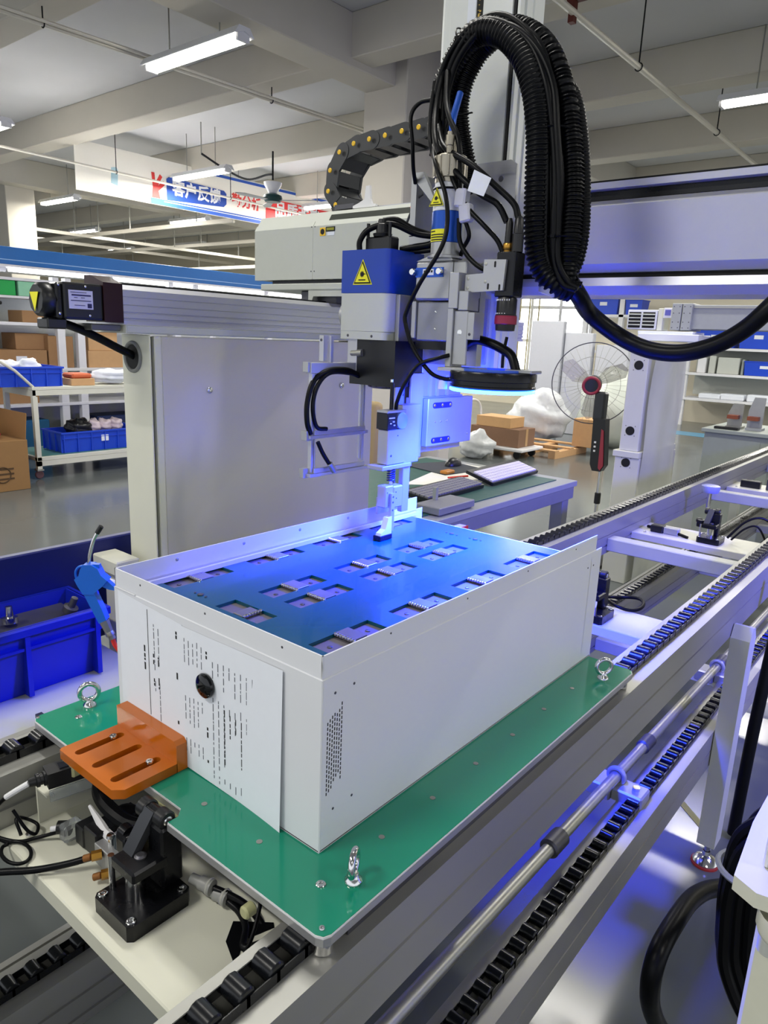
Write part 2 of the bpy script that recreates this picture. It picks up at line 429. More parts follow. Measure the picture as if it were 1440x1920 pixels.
put_text('品质改善', .27, FITTING, (BX+.011, 8.8, 2.62), (0, 1, 0), (0, 0, 1), pr, bold=.008)
m = MB()          # red raised hand beside the blue panel
m.frame((BX, 5.88, 2.44), (0, 1, 0), (0, 0, 1), [(.02, 0), (.16, 0), (.13, .1), (.24, .2), (.22, .25), (.12, .17), (.2, .3), (.16, .33), (.08, .2), (.07, .34), (.02, .34), (.04, .15)], .006)
m.build('hand_graphic', MATS['banner_red'], bn)
m = MB(); 
m.frame((BX, 5.26, 2.5), (0, 1, 0), (0, 0, 1), [(0, 0.02), (.1, 0), (.11, .2), (.09, .24), (.01, .22)], .004)
m.build('pale_blue_graphic', mat('banner_pale_blue', '#9fbcc4', .6), bn)
for y in (4.8, 7.5, 10.2, 12.9): MB().cyl((BX-.006, y, 2.95), (BX-.006, y, 3.25), .004, n=6).build('cord', BLACKM, bn)

# pale cable trunking under the far ceiling
for i, (a, b, l) in enumerate((((-20, 7.6, 2.35), (-9.6, 7.66, 2.42), 'pale cable trunking below the banner, nearest'), ((-22, 10.2, 2.45), (-6.0, 10.26, 2.52), 'pale cable trunking across the far ceiling, middle'), ((-22, 12.4, 2.2), (-5.5, 12.46, 2.28), 'lowest pale cable trunking just above the canopy'), ((-14.0, 5.0, 2.3), (-13.95, 14, 2.36), 'pale trunking running away beside the left column'), ((-17.5, 4.0, 2.5), (-17.44, 14, 2.57), 'farthest left pale ceiling trunking'))):
    t = thing('cable_trunking', l, 'trunking')
    MB().box(a, b).build('trunk', WPIPE, t)
    n = 5
    for k in range(n):
        f = (k+.5)/n; p = Vector(a).lerp(Vector(b), f); MB().cyl((p.x, p.y, b[2]), (p.x, p.y, 3.25), .012, n=6).build('hanger', ZINC, t)

# small ceiling fan behind the gantry
cf = thing('ceiling_fan', 'dark ceiling fan with pale cup hanging before the banner', 'fan')
fx, fy = -7.2, 6.35
MB().cyl((fx, fy, 2.55), (fx, fy, 2.9), .012, n=8).build('down_rod', BLACKM, cf)
MB().lathe((fx, fy, 2.38), (fx, fy, 2.6), [(0, .05), (.02, .06), (.1, .11), (.14, .12), (.15, 0)], 20).build('cup', FITTING, cf, smooth=True)
MB().lathe((fx, fy, 2.28), (fx, fy, 2.4), [(0, 0), (0, .1), (.05, .13), (.08, .12), (.11, .05)], 20).build('motor', mat('dark_teal_enamel', '#12383a', .35), cf, smooth=True)
for k in range(3):
    a = k * 2.094 + .5
    MB().frame((fx, fy, 2.3), (math.cos(a), math.sin(a), 0), (-math.sin(a), math.cos(a), .12), [(.1, -.03), (.5, -.06), (.62, 0), (.5, .05), (.1, .03)], .006).build('blade', mat('grey_blade', '#7d807e', .5), cf)
MB().tube([(-8.05, 5.85, 2.87), (-7.9, 6.1, 2.72), (-7.6, 6.25, 2.58), (-7.3, 6.33, 2.62), (fx, fy, 2.62)], .014, n=6).build('power_cord', BLACK, cf)
MB().cyl((-8.05, 5.85, 2.87), (-8.05, 5.85, 3.25), .008, n=6).build('drop_rod', ZINC, cf)

# ================================================================ conveyor
cv = thing('roller_chain_conveyor', 'long double deck aluminium conveyor with black roller chains', 'conveyor')
Y0, Y1 = -.95, 9.0
def prof(dx, zt, h, side):
    # side +1: plain 83 mm profile; -1: with an extra lip on the outer side
    zb = zt - h; g = zt - .06
    P = [(.017, zt), (.040, zt), (.040, zt-.03), (.072, zt-.03), (.072, zt), (.100, zt), (.100, g), (.096, g-.001), (.096, g-.005), (.100, g-.006), (.100, zb), (.017, zb)]
    if side < 0:
        P = [(-.017, zt-.012), (-.017, zt-.008), (-.004, zt-.008), (-.004, zt-.022), (.010, zt-.022), (.010, zt), (.040, zt), (.040, zt-.03), (.072, zt-.03), (.072, zt), (.100, zt), (.100, g+.012), (.096, g+.011), (.096, g+.005), (.100, g+.004), (.100, g-.03), (.096, g-.031), (.096, g-.037), (.100, g-.038), (.100, zb), (-.017, zb)]
    return [(x + dx, z) for x, z in P]
DXL = -.583
decks = [(0, -.035, .125, 1, 'right'), (DXL, -.035, .125, -1, 'left'), (0, -.45, .115, 1, 'right'), (DXL, -.45, .115, -1, 'left')]
roller_me = MB().lathe((-.0145, 0, 0), (.0145, 0, 0), [(0, 0), (0, .0105), (.0015, .0122), (.0275, .0122), (.029, .0105), (.029, 0)], 12).mesh('chain_roller', CHAINB, True)
ends_me = MB().lathe((-.016, 0, 0), (.016, 0, 0), [(0, .0), (0, .0055), (.032, .0055), (.032, 0)], 8).mesh('pin', ZINC, True)
rest = MB(); plates = MB()
for dx, zt, h, sd, nm in decks:
    MB().prism(prof(dx, zt, h, sd), 'y', Y0, Y1).build('side_beam', ALU, cv)
    yy = Y0 + .03; k = 0
    while yy < Y1 - .05:
        c = Vector((dx + .056, yy, zt + .0095))
        far = 2.35 if dx == 0 else (.6 if zt > -.1 else .3)
        near = -.35 if dx == 0 and zt > -.1 else (0.0 if dx == 0 else -.35)
        isl = dx == 0 or yy < .3 or yy > 1.2
        if near < yy < far and (dx == 0 or yy < .1) :
            o = link('chain_roller', roller_me, cv); o.location = c
        elif isl:
            rest.lathe(c + Vector((-.0145, 0, 0)), c + Vector((.0145, 0, 0)), [(0, 0), (0, .0118), (.029, .0118), (.029, 0)], 8)
        # side plates of the chain, linking neighbouring rollers
        if isl:
            for sx in (-1, 1): plates.box(c + Vector((sx*.0155 - .0006, -.002, -.009 - (k % 2)*.0006)), c + Vector((sx*.0155 + .0006, .042, .0035)))
        yy += .0395; k += 1
rest.build('chain_roller', CHAINB, cv, smooth=True, kind='stuff')
plates.build('chain_side_plate', CHAINB, cv, kind='stuff')
# legs and cross members
for x0, y, zt in ((.102, 1.52, -.16), (.102, 4.6, -.16), (.102, -.85, -.16), (-.66, 1.9, -.16), (-.66, 4.6, -.16), (-.66, -.85, -.16)):
    l = MB().prism([(y, FLOOR+.08), (y+.07, FLOOR+.08), (y+.07, zt-.005), (y+.045, zt+.03), (y+.02, zt+.035), (y, zt-.0)], 'x', x0, x0+.05).build('leg', LGREY, cv)
    f = MB().cyl((x0+.025, y+.035, FLOOR+.02), (x0+.025, y+.035, FLOOR+.09), .008, n=10); f.lathe((x0+.025, y+.035, FLOOR+.004), (x0+.025, y+.035, FLOOR+.05), [(0, .036), (.006, .036), (.02, .026), (.028, .012), (.04, .01)], 20)
    f.build('levelling_foot', STEEL, l, smooth=True)
    MB().cyl((x0+.025, y+.035, FLOOR), (x0+.025, y+.035, FLOOR+.006), .04, n=20).build('foot_pad', mat('red_rubber_pad', '#a33028', .6), l)
for y in (-.8, 2.05, 3.4, 4.65): 
    MB().box((-.484, y, -.15), (.018, y+.06, -.1), bev=.003).build('cross_member', LGREY, cv)
    MB().box((-.484, y, -.56), (.018, y+.06, -.51), bev=.003).build('cross_member', LGREY, cv)
# galvanised drive shaft between the decks
ds = thing('drive_shaft', 'galvanised steel shaft with couplings under the right conveyor beam', 'shaft')
MB().cyl((.0, -.6, -.385), (.0, 3.2, -.43), .0135, n=20).build('shaft_rod', ZINC, ds, smooth=True)
for y, r_ in ((.71, .021), (1.24, .018), (1.95, .02)):
    z = -.385 - .045*(y+.6)/3.8
    MB().cyl((0, y-.03, z), (0, y+.03, z-.0007), r_, n=20, bev=.004).build('coupling', DSTEEL, ds, smooth=True)
for y in (1.04, 1.9):
    z = -.385 - .045*(y+.6)/3.8
    m = MB().box((-.06, y-.035, z-.055), (.0, y+.035, z-.017), bev=.004); m.box((.0, y-.03, z-.05), (.075, y+.03, z-.017), bev=.004); m.torus((0, y, z), (0, 1, 0), .019, .006)
    m.build('bearing_bracket', ALUW, ds, smooth=True)
    MB().cyl((.05, y, z-.017), (.05, y, z-.009), .009, n=12).build('screw', STEEL, ds, smooth=True)

# ---------------------------------------------------------------- pallet
pal = thing('green_pallet', 'green topped aluminium carrier pallet lying on the conveyor chains', 'pallet')
X0, X1, PY0, PY1 = -.553, .095, -.089, .775
def pallet_outline(i=0):
    c = .012
    return [(X0+i, PY0+c), (X0+i+c*.4, PY0+i+c*.3), (X0+i+c, PY0+i), (-.40-i, PY0+i), (-.40-i, -.062+i), (-.193-i*0, -.062+i), (-.183+i, PY0+.016), (-.183+i, PY0+i), (X1-i-c, PY0+i), (X1-i-c*.3, PY0+i+c*.3), (X1-i, PY0+i+c),
            (X1-i, PY1-i-c), (X1-i-c*.3, PY1-i-c*.3), (X1-i-c, PY1-i), (X0+i+c, PY1-i), (X0+i+c*.3, PY1-i-c*.3), (X0+i, PY1-i-c)]
MB().prism(pallet_outline(.0012), 'z', -.0035, 0).build('green_board', GREEN, pal)
MB().prism(pallet_outline(0), 'z', -.0132, -.0034).build('base_plate', ALUW, pal)
MB().prism(pallet_outline(.0006), 'z', -.0035, -.0008).build('white_edge', FITTING, pal)
for x, y in ((X0+.018, PY0+.018), (X1-.018, PY0+.018), (X1-.018, PY1-.018), (X0+.018, PY1-.018)):
    MB().cyl((x, y, -.0345), (x, y, -.0135), .0125, n=20, bev=.002).build('corner_bearing', STEEL, pal, smooth=True)
for sx in (-1, 1):
    MB().box((-.23+sx*.309-.006, PY0+.05, -.0345), (-.23+sx*.309+.006, PY1-.05, -.0133)).build('guide_rib', DSTEEL, pal)
def screw(x, y, z, r, parent, m_=STEEL):
    s_ = MB().lathe((x, y, z), (x, y, z+.01), [(0, r), (.0012, r), (.002, r*.85), (.002, r*.45), (.0006, r*.4), (.0006, 0)], 16)
    return s_.build('screw', m_, parent, smooth=True)
for x, y, r_ in [(-.502, -.037, .0055), (-.546, -.081, .003), (.037, -.034, .006), (.082, -.078, .0035)]: screw(x, y, 0, r_, pal)
for x, y in [(-.178, -.035), (-.069, -.034), (.037, .075), (.038, .183), (.037, .294), (.037, .403), (.035, .514), (.037, .62)]:
    MB().lathe((x, y, 0), (x, y, .01), [(0, .004), (.0006, .004), (.0008, .002), (.0008, 0)], 12).build('rivet', ZINC, pal, smooth=True)
for x, y, a in ((-.524, -.006, 2.0), (.061, -.005, 1.08), (.062, .699, 2.3)):
    e = MB(); e.torus((x, y, .0245), (math.sin(a), math.cos(a), 0), .0145, .0042, n=32, m=12)
    e.lathe((x, y, 0), (x, y, .012), [(0, .0105), (.0035, .0105), (.006, .0075), (.011, .006), (.0115, 0)], 16)
    e.build('eye_bolt', STEEL, pal, smooth=True, ang=50)
for x0, x1, y0, y1 in ((-.435, -.404, -.1, -.075), (-.262, -.188, -.078, -.05)): MB().box((x0, y0, -.036), (x1, y1, -.0135), bev=.003).build('bumper_block', RESIN, pal)
MB().cyl((-.02, -.1, -.03), (-.02, -.085, -.03), .008, n=14, bev=.002).build('bumper_block', RESIN, pal, smooth=True)
# orange stop bracket screwed to the pallet
bx0, bx1 = -.416, -.262
SLX = (-.387, -.340, -.292)
obk = link('stop_bracket', plate_mesh([(bx0, -.108), (bx0+.004, -.112), (bx1-.012, -.112), (bx1, -.1), (bx1, -.018), (bx0, -.018)], [[(x - b, -.064 + a) for a, b in slotpts(0, 0, .076, .0135)] for x in SLX], .0006, .0145, 'stop_bracket', ORANGE), pal, 'orange brown L shaped stop bracket')
u = MB().prism([(bx0, .0006), (bx1, .0006), (bx1, .042), (bx1-.006, .0475), (bx0, .0475)], 'y', -.019, -.001)
u.build('upright', ORANGE, obk)
for i, x in enumerate((-.387, -.340, -.292)):
    pass
MB().box((bx0+.006, -.06, .0003), (bx1-.006, -.022, .0009)).build('slot_floor', mat('dark_brown_slot_shade', '#4a2410', .5, var=.1), obk)  # dark sheet below the cut slots, their shade put into its colour
for x in (-.387, -.292):
    MB().lathe((x, -.043, .0149), (x, -.043, .03), [(0, .0055), (.003, .0055), (.004, .0045), (.004, .0025), (.002, .0025), (.002, 0)], 16).build('screw', STEEL, obk, smooth=True)

# ---------------------------------------------------------------- white chassis
ch = thing('battery_chassis', 'large open white sheet metal battery chassis on the green pallet', 'chassis')
CX0, CX1, CY1, CH, CR = -.44, 0.0, .78, .2295, .258
t_ = .0025
body = MB()
body.box((CX0, 0, 0.0004), (CX1, t_, CH), bev=.0011); body.box((CX0, .735-t_, 0.0004), (CX1, .735, .2165), bev=.0008)
body.box((CX0, t_*.5, 0.0004), (CX0+t_, CY1-t_*.5, CH), bev=.0011); body.box((CX1-t_, t_*.5, 0.0004), (CX1, CY1-t_*.5, CH), bev=.0011)
body.box((CX0, 0, .0004), (CX1, CY1, .003))
body.build('body', WHITE, ch)
rim = MB()
k = .0016
rim.box((CX0+k, k, CH-.002), (CX1-k, k+.002, CR)); rim.box((CX1-k-.002, k, CH-.002), (CX1-k, .753, CR)); rim.box((CX0+k, k, CH-.002), (CX0+k+.002, .753, CR))
rim.build('rim', WHITE, ch)
MB().box((CX0+.006, .012, CH-.012), (CX0+.012, .75, CH-.004)).build('inner_rail', WHITE, ch)
lid = thing  # (unused alias kept short)
PZ = .218
# top board with cut-outs: a grid of cells, the cell left out where a pocket lies
BOARD = mat('teal_blue_cover_board', '#064a58', 0.24, var=.06, scale=6, coat=.15)
def pocket_list():
    L = []
    for x, ys in ((-.415, (.076, .243, .405, .572)), (-.276, (.157, .327, .493)), (-.2165, (.157, .327, .490)), (-.081, (.075, .239, .402, .570))):
        for y in ys: L.append((x-.0185, x+.0185, y, y+.118))
    L.append((-.292, -.199, .074, .112))
    return L
PK = pocket_list()
xs = sorted({CX0+.004, CX1-.004} | {p[0] for p in PK} | {p[1] for p in PK}); ys = sorted({.003, .727} | {p[2] for p in PK} | {p[3] for p in PK})
bd = MB()
def inp(x, y): return any(p[0] < x < p[1] and p[2] < y < p[3] for p in PK)
cells = {}
for i in range(len(xs)-1):
    for j in range(len(ys)-1):
        cells[i, j] = not inp((xs[i]+xs[i+1])/2, (ys[j]+ys[j+1])/2)
vt = {}
def V_(i, j, z):
    if (i, j, z) not in vt: vt[i, j, z] = bd.bm.verts.new((xs[i], ys[j], z))
    return vt[i, j, z]
zT, zB = PZ, PZ - .005
for (i, j), s_ in cells.items():
    if not s_: continue
    bd.bm.faces.new((V_(i, j, zT), V_(i+1, j, zT), V_(i+1, j+1, zT), V_(i, j+1, zT)))
    bd.bm.faces.new((V_(i, j, zB), V_(i, j+1, zB), V_(i+1, j+1, zB), V_(i+1, j, zB)))
    for (di, dj, a, b_) in ((-1, 0, (0, 1), (0, 0)), (1, 0, (1, 0), (1, 1)), (0, -1, (0, 0), (1, 0)), (0, 1, (1, 1), (0, 1))):
        if not cells.get((i+di, j+dj), False):
            bd.bm.faces.new((V_(i+a[0], j+a[1], zT), V_(i+a[0], j+a[1], zB), V_(i+b_[0], j+b_[1], zB), V_(i+b_[0], j+b_[1], zT)))
board = bd.build('cover_board', BOARD, ch)
TERM = mat('brownish_terminal_plate', '#6a666c', .38, .3, var=.08)
BAR = mat('silver_weld_bar', '#8d8d96', .3, .7, var=.1)
for q, (x0, x1, y0, y1) in enumerate(PK):
    tw = (x1 - x0) > .05
    fl_ = MB().box((x0-.001, y0-.001, PZ-.0075), (x1+.001, y1+.001, PZ-.005))
    tp = fl_.build('terminal_plate', TERM, board)
    b2 = MB()
    if tw:
        xc = x0 + .052; b2.box((xc-.016, y0+.004, PZ-.005), (xc+.008, y1-.002, PZ-.0005), bev=.001)
        cr = [(xc+.0085, y0+.004 + k_*.0051) for k_ in range(7)]
    else:
        yc = y0 + .05; b2.box((x0-.001, yc, PZ-.004), (x1-.002, yc+.028, PZ+.0012), bev=.0008)
        cr = [(x0+.002 + k_*.0048, yc) for k_ in range(8)]
    b2.build('weld_bar', BAR, board)
    be = MB()
    for (cx_, cy_) in cr: be.sphere((cx_, cy_, PZ+.0001), .0028, n=8, m=5)
    be.build('weld_bead', STEEL, board, smooth=True, kind='stuff')
    if not tw:
        s3 = MB()
        for dy in (.022, .098): s3.lathe(((x0+x1)/2, y0+dy, PZ-.005), ((x0+x1)/2, y0+dy, PZ), [(0, .0035), (.001, .0035), (.0015, .002), (.0015, 0)], 10)
        s3.build('terminal_stud', DSTEEL, board, smooth=True)
sc = MB()
for x, y in ((-.281, .671), (-.224, .672), (-.344, .087)):
    sc.lathe((x, y, PZ), (x, y, PZ+.003), [(0, .005), (.0015, .005), (.002, .003), (.002, 0)], 12)
    for sx in (-.013, .013): sc.lathe((x+sx, y, PZ), (x+sx, y, PZ+.002), [(0, .0022), (.001, .0022), (.001, 0)], 8)
sc.build('board_screw', DSTEEL, board, smooth=True)
# rivets of the housing
def dot(x, y, z, nrm, r, parent, name='rivet', m_=DSTEEL):
    a = Vector((x, y, z)); return MB().lathe(a, a + Vector(nrm), [(0, r), (.0004, r), (.0008, r*.5), (.0008, 0)], 10).build(name, m_, parent, smooth=True)
for x in (-.37, -.218, -.069): dot(x, k, .248, (0, -1, 0), .0016, ch)
for y in (.11, .248, .384, .52, .66): dot(CX0+k+.002, y, .248, (1, 0, 0), .003, ch, m_=ALUW)
for y, z in ((.022, .206), (.055, .206), (.023, .051), (.057, .052), (.72, .2), (.745, .2)): dot(0, y, z, (1, 0, 0), .0018, ch)
for y in (.124, .3, .48, .66): dot(-k, y, .249, (1, 0, 0), .0014, ch)
vn = MB()
cols = [(.0105, .172, .078), (.0145, .175, .080), (.0185, .178, .082), (.0225, .18, .088), (.0265, .178, .092), (.0305, .182, .096), (.0345, .19, .086)]
for i, (y, zt, zb) in enumerate(cols):
    z = zt
    while z > zb:
        vn.box((-.0003, y-.0008, z-.0042), (.0002, y+.0008, z)); z -= .0062
vn.build('vent_slot', INK, ch, kind='stuff')
# folded tab seam near the left front corner
MB().box((CX0+.004, -.0012, CH-.001), (CX0+.058, .001, CH+.0012), bev=.0005).build('folded_tab', WHITE, ch)

# paper sheets held by a magnet
def sheet(name, label, x0, x1, zt, zb0, zb1, off, curl):
    m_ = MB(); N = 10; g = []
    for i in range(N+1):
        row = []
        for j in range(N+1):
            u_ = i/N; v_ = j/N; x = x0 + (x1-x0)*u_; z = zt[0]*(1-u_)+zt[1]*u_; zb_ = zb0*(1-u_)+zb1*u_
            zz = z*(1-v_) + zb_*v_
            row.append(m_.bm.verts.new((x, -off - curl * max(0, u_-.55)**1.6 * (.4+v_) * 2.2, zz)))
        g.append(row)
    for i in range(N):
        for j in range(N): m_.bm.faces.new((g[i][j], g[i+1][j], g[i+1][j+1], g[i][j+1]))
    ext = bmesh.ops.extrude_face_region(m_.bm, geom=m_.bm.faces[:])
    for v in [e for e in ext['geom'] if isinstance(e, bmesh.types.BMVert)]: v.co.y -= .0002
    return m_.build(name, PAPER, label=label, cat='paper', smooth=True)
p1 = sheet('paper_sheet', 'printed form taped flat on the left of the chassis front', -.428, -.268, (.226, .218), .002, .002, .0006, 0)
p2 = sheet('paper_sheet', 'wide printed sheet with curled right edge held by the round magnet', -.27, -.063, (.2165, .221), .002, -.001, .0011, .006)
rnd = random.Random(4)
def lines(parent, x0, dx, n, spans, y=-.0011, m_=GINK, w=.0012, nm='printed_text', x_end=None):
    b_ = MB()
    for i in range(n):
        x = x0 + i*dx
        for (za, zb_) in spans:
            z = za - rnd.uniform(0, .006)
            while z > zb_:
                l_ = rnd.uniform(.003, .012); b_.box((x-w/2, y-.0002, z-l_), (x+w/2, y, z)); z -= l_ + rnd.uniform(.0012, .004)
                if rnd.random() < .12: break
    return b_.build(nm, m_, parent, kind='stuff')
lines(p1, -.336, .011, 2, [(.2, .13), (.11, .05)]); 
lines(p1, -.361, .03, 1, [(.16, .125)], m_=INK, w=.003, nm='printed_heading')
MB().box((-.3515, -.0012, .05), (-.3505, -.0009, .217)).build('printed_rule', INK, p1)
lines(p1, -.3385, .012, 2, [(.152, .138), (.118, .102)], m_=INK, w=.0022, nm='printed_heading')
lines(p1, -.281, .03, 1, [(.208, .19), (.145, .13), (.07, .06)], m_=INK, w=.003, nm='printed_heading')
lines(p2, -.262, .0095, 5, [(.203, .17), (.12, .075), (.05, .03)], y=-.0015)
lines(p2, -.213, .03, 1, [(.2, .183), (.145, .13), (.09, .075), (.04, .03)], y=-.0015, m_=INK, w=.0028, nm='printed_heading')
lines(p2, -.2, .0115, 8, [(.19, .15), (.135, .035), (.025, .012)], y=-.0016)
lines(p2, -.176, .0115, 4, [(.125, .05)], y=-.0016, m_=INK, w=.0014, nm='printed_heading')
mg = thing('round_magnet', 'glossy black round magnet pinning the paper sheets', 'magnet')
MB().lathe((-.212, -.0024, .1485), (-.212, -.02, .1485), [(0, .0165), (.003, .0175), (.006, .0165), (.009, .012), (.0102, .006), (.0105, 0)], 28).build('cap', mat('gloss_black', '#0a0b0e', .08, var=0), mg, smooth=True)
# ================================================================ machine stand on the left
SX = -.89
st = thing('machine_stand', 'tall cream machine stand with satin grey side panel', 'machine stand')
MB().box((-1.0, .365, FLOOR), (SX, .369, .594), bev=.0012).build('front_post', CREAM, st)
MB().box((-1.0, 1.075, FLOOR), (SX-.006, 1.115, .594), bev=.003).build('rear_post', CREAM, st)
MB().box((-.998, .369, FLOOR), (SX-.016, .378, .594)).build('shadow_gap', BLACKM, st)
MB().box((SX-.014, .378, FLOOR+.02), (SX-.001, .396, .592), bev=.002).build('edge_strip', CREAM, st)
MB().box((SX-.014, .3965, FLOOR+.02), (SX-.002, 1.118, .592), bev=.0015).build('side_panel', PANEL, st)
MB().box((-.998, .38, FLOOR+.02), (SX-.015, 1.1, .59)).build('inner_case', LGREY, st)
for y, z in ((.522, .472), (.98, .472), (.522, -.3), (.98, -.3)):
    MB().lathe((SX-.001, y, z), (SX+.01, y, z), [(0, .0075), (.003, .0075), (.0045, .005), (.0045, .003), (.002, .003), (.002, 0)], 16).build('panel_screw', STEEL, st, smooth=True)
MB().box((-1.0, .312, .596), (SX, 1.6, .6135), bev=.002).build('top_beam', LGREY, st)
MB().box((-1.0, .311, .5965), (SX-.001, .3125, .613)).build('beam_end_cap', CREAM, st)
g = MB().torus((-.955, .364, .545), (0, 1, 0), .031, .0045, n=32)
g.build('grommet', mat('grey_rubber_grommet', '#7c7d7a', .5), st, smooth=True)
MB().cyl((-.955, .3655, .545), (-.955, .3635, .545), .028, n=28).build('grommet_hole', INK, st)
# linear rail on top
lr = thing('linear_rail', 'long ribbed aluminium linear rail on top of the grey stand', 'rail')
P = [(-1.0, .614), (SX, .614), (SX, .622), (SX-.004, .6225), (SX-.004, .627), (SX, .6275), (SX, .636), (SX-.003, .6365), (SX-.003, .6395), (SX, .64), (SX, .652), (SX-.002, .6523), (SX-.002, .654), (SX, .6543), (SX, .668), (SX-.0015, .6683), (SX-.0015, .67), (SX, .6703), (SX, .684), (SX-.012, .694), (-1.0, .694)]
MB().prism(P, 'y', .306, 2.0).build('rail_profile', ALUX, lr)
MB().box((-.98, .33, .694), (-.94, 2.0, .7), bev=.001).build('guide_strip', BLACKM, lr)
MB().box((-.99, .24, .6), (SX-.01, .306, .6135), bev=.002).build('motor_shelf', mat('dark_grey_plate', '#62635f', .5, .3), lr)
# servo motor
sm = thing('servo_motor', 'black servo motor with white rating label on the rail end', 'motor')
MAROON = mat('dark_maroon_block', '#2a0f12', .3, .3)
z0 = .652
MB().prism([(-.96, .617), (SX+.003, .617), (SX+.003, .695), (-.935, .71), (-.96, .71)], 'y', .262, .305).build('coupling_block', MAROON, sm)
MB().box((-.955, .178, .619), (SX+.002, .262, .69), bev=.005, seg=2).build('motor_body', BLACK, sm)
MB().box((-.95, .165, .62), (SX, .178, .688), bev=.003).build('rear_flange', BLACKM, sm)
MB().lathe((-.922, .165, z0+.003), (-.922, .12, z0+.003), [(0, .033), (.004, .034), (.018, .033), (.024, .028), (.026, 0)], 10).build('encoder_cap', BLACK, sm, smooth=True)
MB().box((-.945, .15, .60), (SX-.01, .19, .621), bev=.003).build('cable_gland', BLACK, sm)
rl = MB().box((SX+.002, .189, .640), (SX+.0028, .239, .6755)).build('rating_label', mat('lilac_white_label', '#c3c3dc', .5, var=.0), sm)
for i, (za, y0, y1, h) in enumerate(((.672, .193, .226, .0012), (.6675, .195, .235, .0028), (.662, .2, .207, .0012), (.662, .214, .222, .0012), (.6565, .193, .235, .0016), (.6475, .2, .222, .0012))):
    MB().box((SX+.0028, y0, za-h), (SX+.0031, y1, za)).build('printed_line', mat('navy_ink', '#28285a', .7, var=0), rl)
MB().box((SX+.0028, .227, .6425), (SX+.0031, .236, .651)).build('printed_block', MATS['navy_ink'], rl)
for y, z in ((.225, .6835), (.232, .628), (.285, .628), (.285, .6395), (.17, .684), (.17, .63)):
    dot(SX+.002, y, z, (1, 0, 0), .0024, sm, 'bolt', STEEL)
MB().frame((-.922, .1385, .64), (1, 0, 0), (0, 0, 1), [(-.017, .028), (.0, -.008), (.017, .028)], .0008).build('warning_sticker', YEL, sm)
MB().box((-.9405, .178, .622), (-.9, .181, .687)).build('silver_seam', STEEL, sm)
MB().tube([(-.915, .18, .612), (-.93, .215, .606), (-.945, .27, .588), (-.955, .33, .563), (-.955, .367, .547)], .0088, n=12).build('motor_cable', RUBBER, smooth=True, label='thick black cable from the servo motor into the grey grommet', cat='cable')

# ================================================================ gantry
ga = thing('gantry_beam', 'wide white and grey gantry beam spanning above the conveyor', 'gantry')
GP = [(.985, .895), (.985, .780), (1.0, .7635), (1.015, .7625), (1.015, .753), (.988, .752), (.984, .735), (1.0, .7175), (1.14, .7175), (1.14, .942), (.988, .942), (.988, .929), (1.018, .928), (1.018, .909), (1.002, .908)]
MB().prism(GP, 'x', -.85, 2.4).build('beam_profile', mat('satin_white_extrusion', '#b4b5bc', .3, .25, var=.03), ga)
MB().box((-.85, 1.006, .91), (2.4, 1.012, .927)).build('dark_strip', BLACKM, ga)
MB().box((-.85, 1.008, .7535), (2.4, 1.014, .762)).build('groove_shade_strip', INK, ga)  # black strip added to darken the groove in place of shade
MB().box((-.25, .995, .942), (2.4, 1.06, .947)).build('cover_band', RUBBER, ga)
# housing at the left end
hs = [(.93, .756), (.93, .895), (.955, .935), (1.14, .94), (1.14, .756)]
MB().prism([(.932, .758), (.932, .893), (.957, .933), (1.14, .938), (1.14, .758)], 'x', -1.205, -.56).build('end_housing', LGREY, ga)
MB().prism([(.9315, .757), (.9315, .8945), (.94, .908), (.95, .908), (.95, .757)], 'x', -1.207, -.967).build('housing_panel', LGREY, ga)
MB().prism([(.9315, .757), (.9315, .8945), (.94, .908), (.95, .908), (.95, .757)], 'x', -.9645, -.57).build('housing_panel', LGREY, ga)
MB().frame((-.915, .9435, .9125), (1, 0, 0), (0, .53, .848), rect(0, .34, -.006, .012), .001).build('dark_slot', mat('dark_green_slot', '#20261f', .6), ga)
for x in (-.972, -.9595):
    for z in (.893, .778): dot(x, .9313, z, (0, -1, 0), .0018, ga, 'rivet', DSTEEL)
ws = MB().box((-.94, .9302, .868), (-.919, .9313, .889), bev=.0004).build('yellow_sticker', mat('orange_yellow_label', '#e4b928', .5), ga)
MB().lathe((-.9295, .9302, .8785), (-.9295, .92, .8785), [(0, .0075), (.0003, .0075), (.0004, .0)], 16).build('sticker_symbol', INK, ws)
ws = MB().box((-.917, .9302, .878), (-.884, .9313, .89)).build('black_sticker', INK, ga)
MB().box((-.914, .9298, .881), (-.887, .9303, .8875)).build('sticker_text', mat('olive_print', '#8a8a20', .6), ws)
MB().box((-.912, .9306, .868), (-.886, .9313, .877)).build('white_sticker', PAPER, ga)
# carriage plate and foot
MB().box((-1.18, .93, .729), (-.6, 1.14, .7465), bev=.002).build('carriage_plate', LGREY, ga)
MB().box((-1.15, .95, .7465), (-.6, 1.13, .757)).build('carriage_gap', BLACKM, ga)
m = MB().prism([(-.985, .729), (-.85, .729), (-.85, .712), (-.965, .712), (-.97, .701), (-.985, .701)], 'y', .935, .95); m.build('foot_bracket', LGREY, ga)
MB().box((-1.04, .96, .6945), (-.9, 1.1, .7285), bev=.002).build('slide_block', DSTEEL, ga)

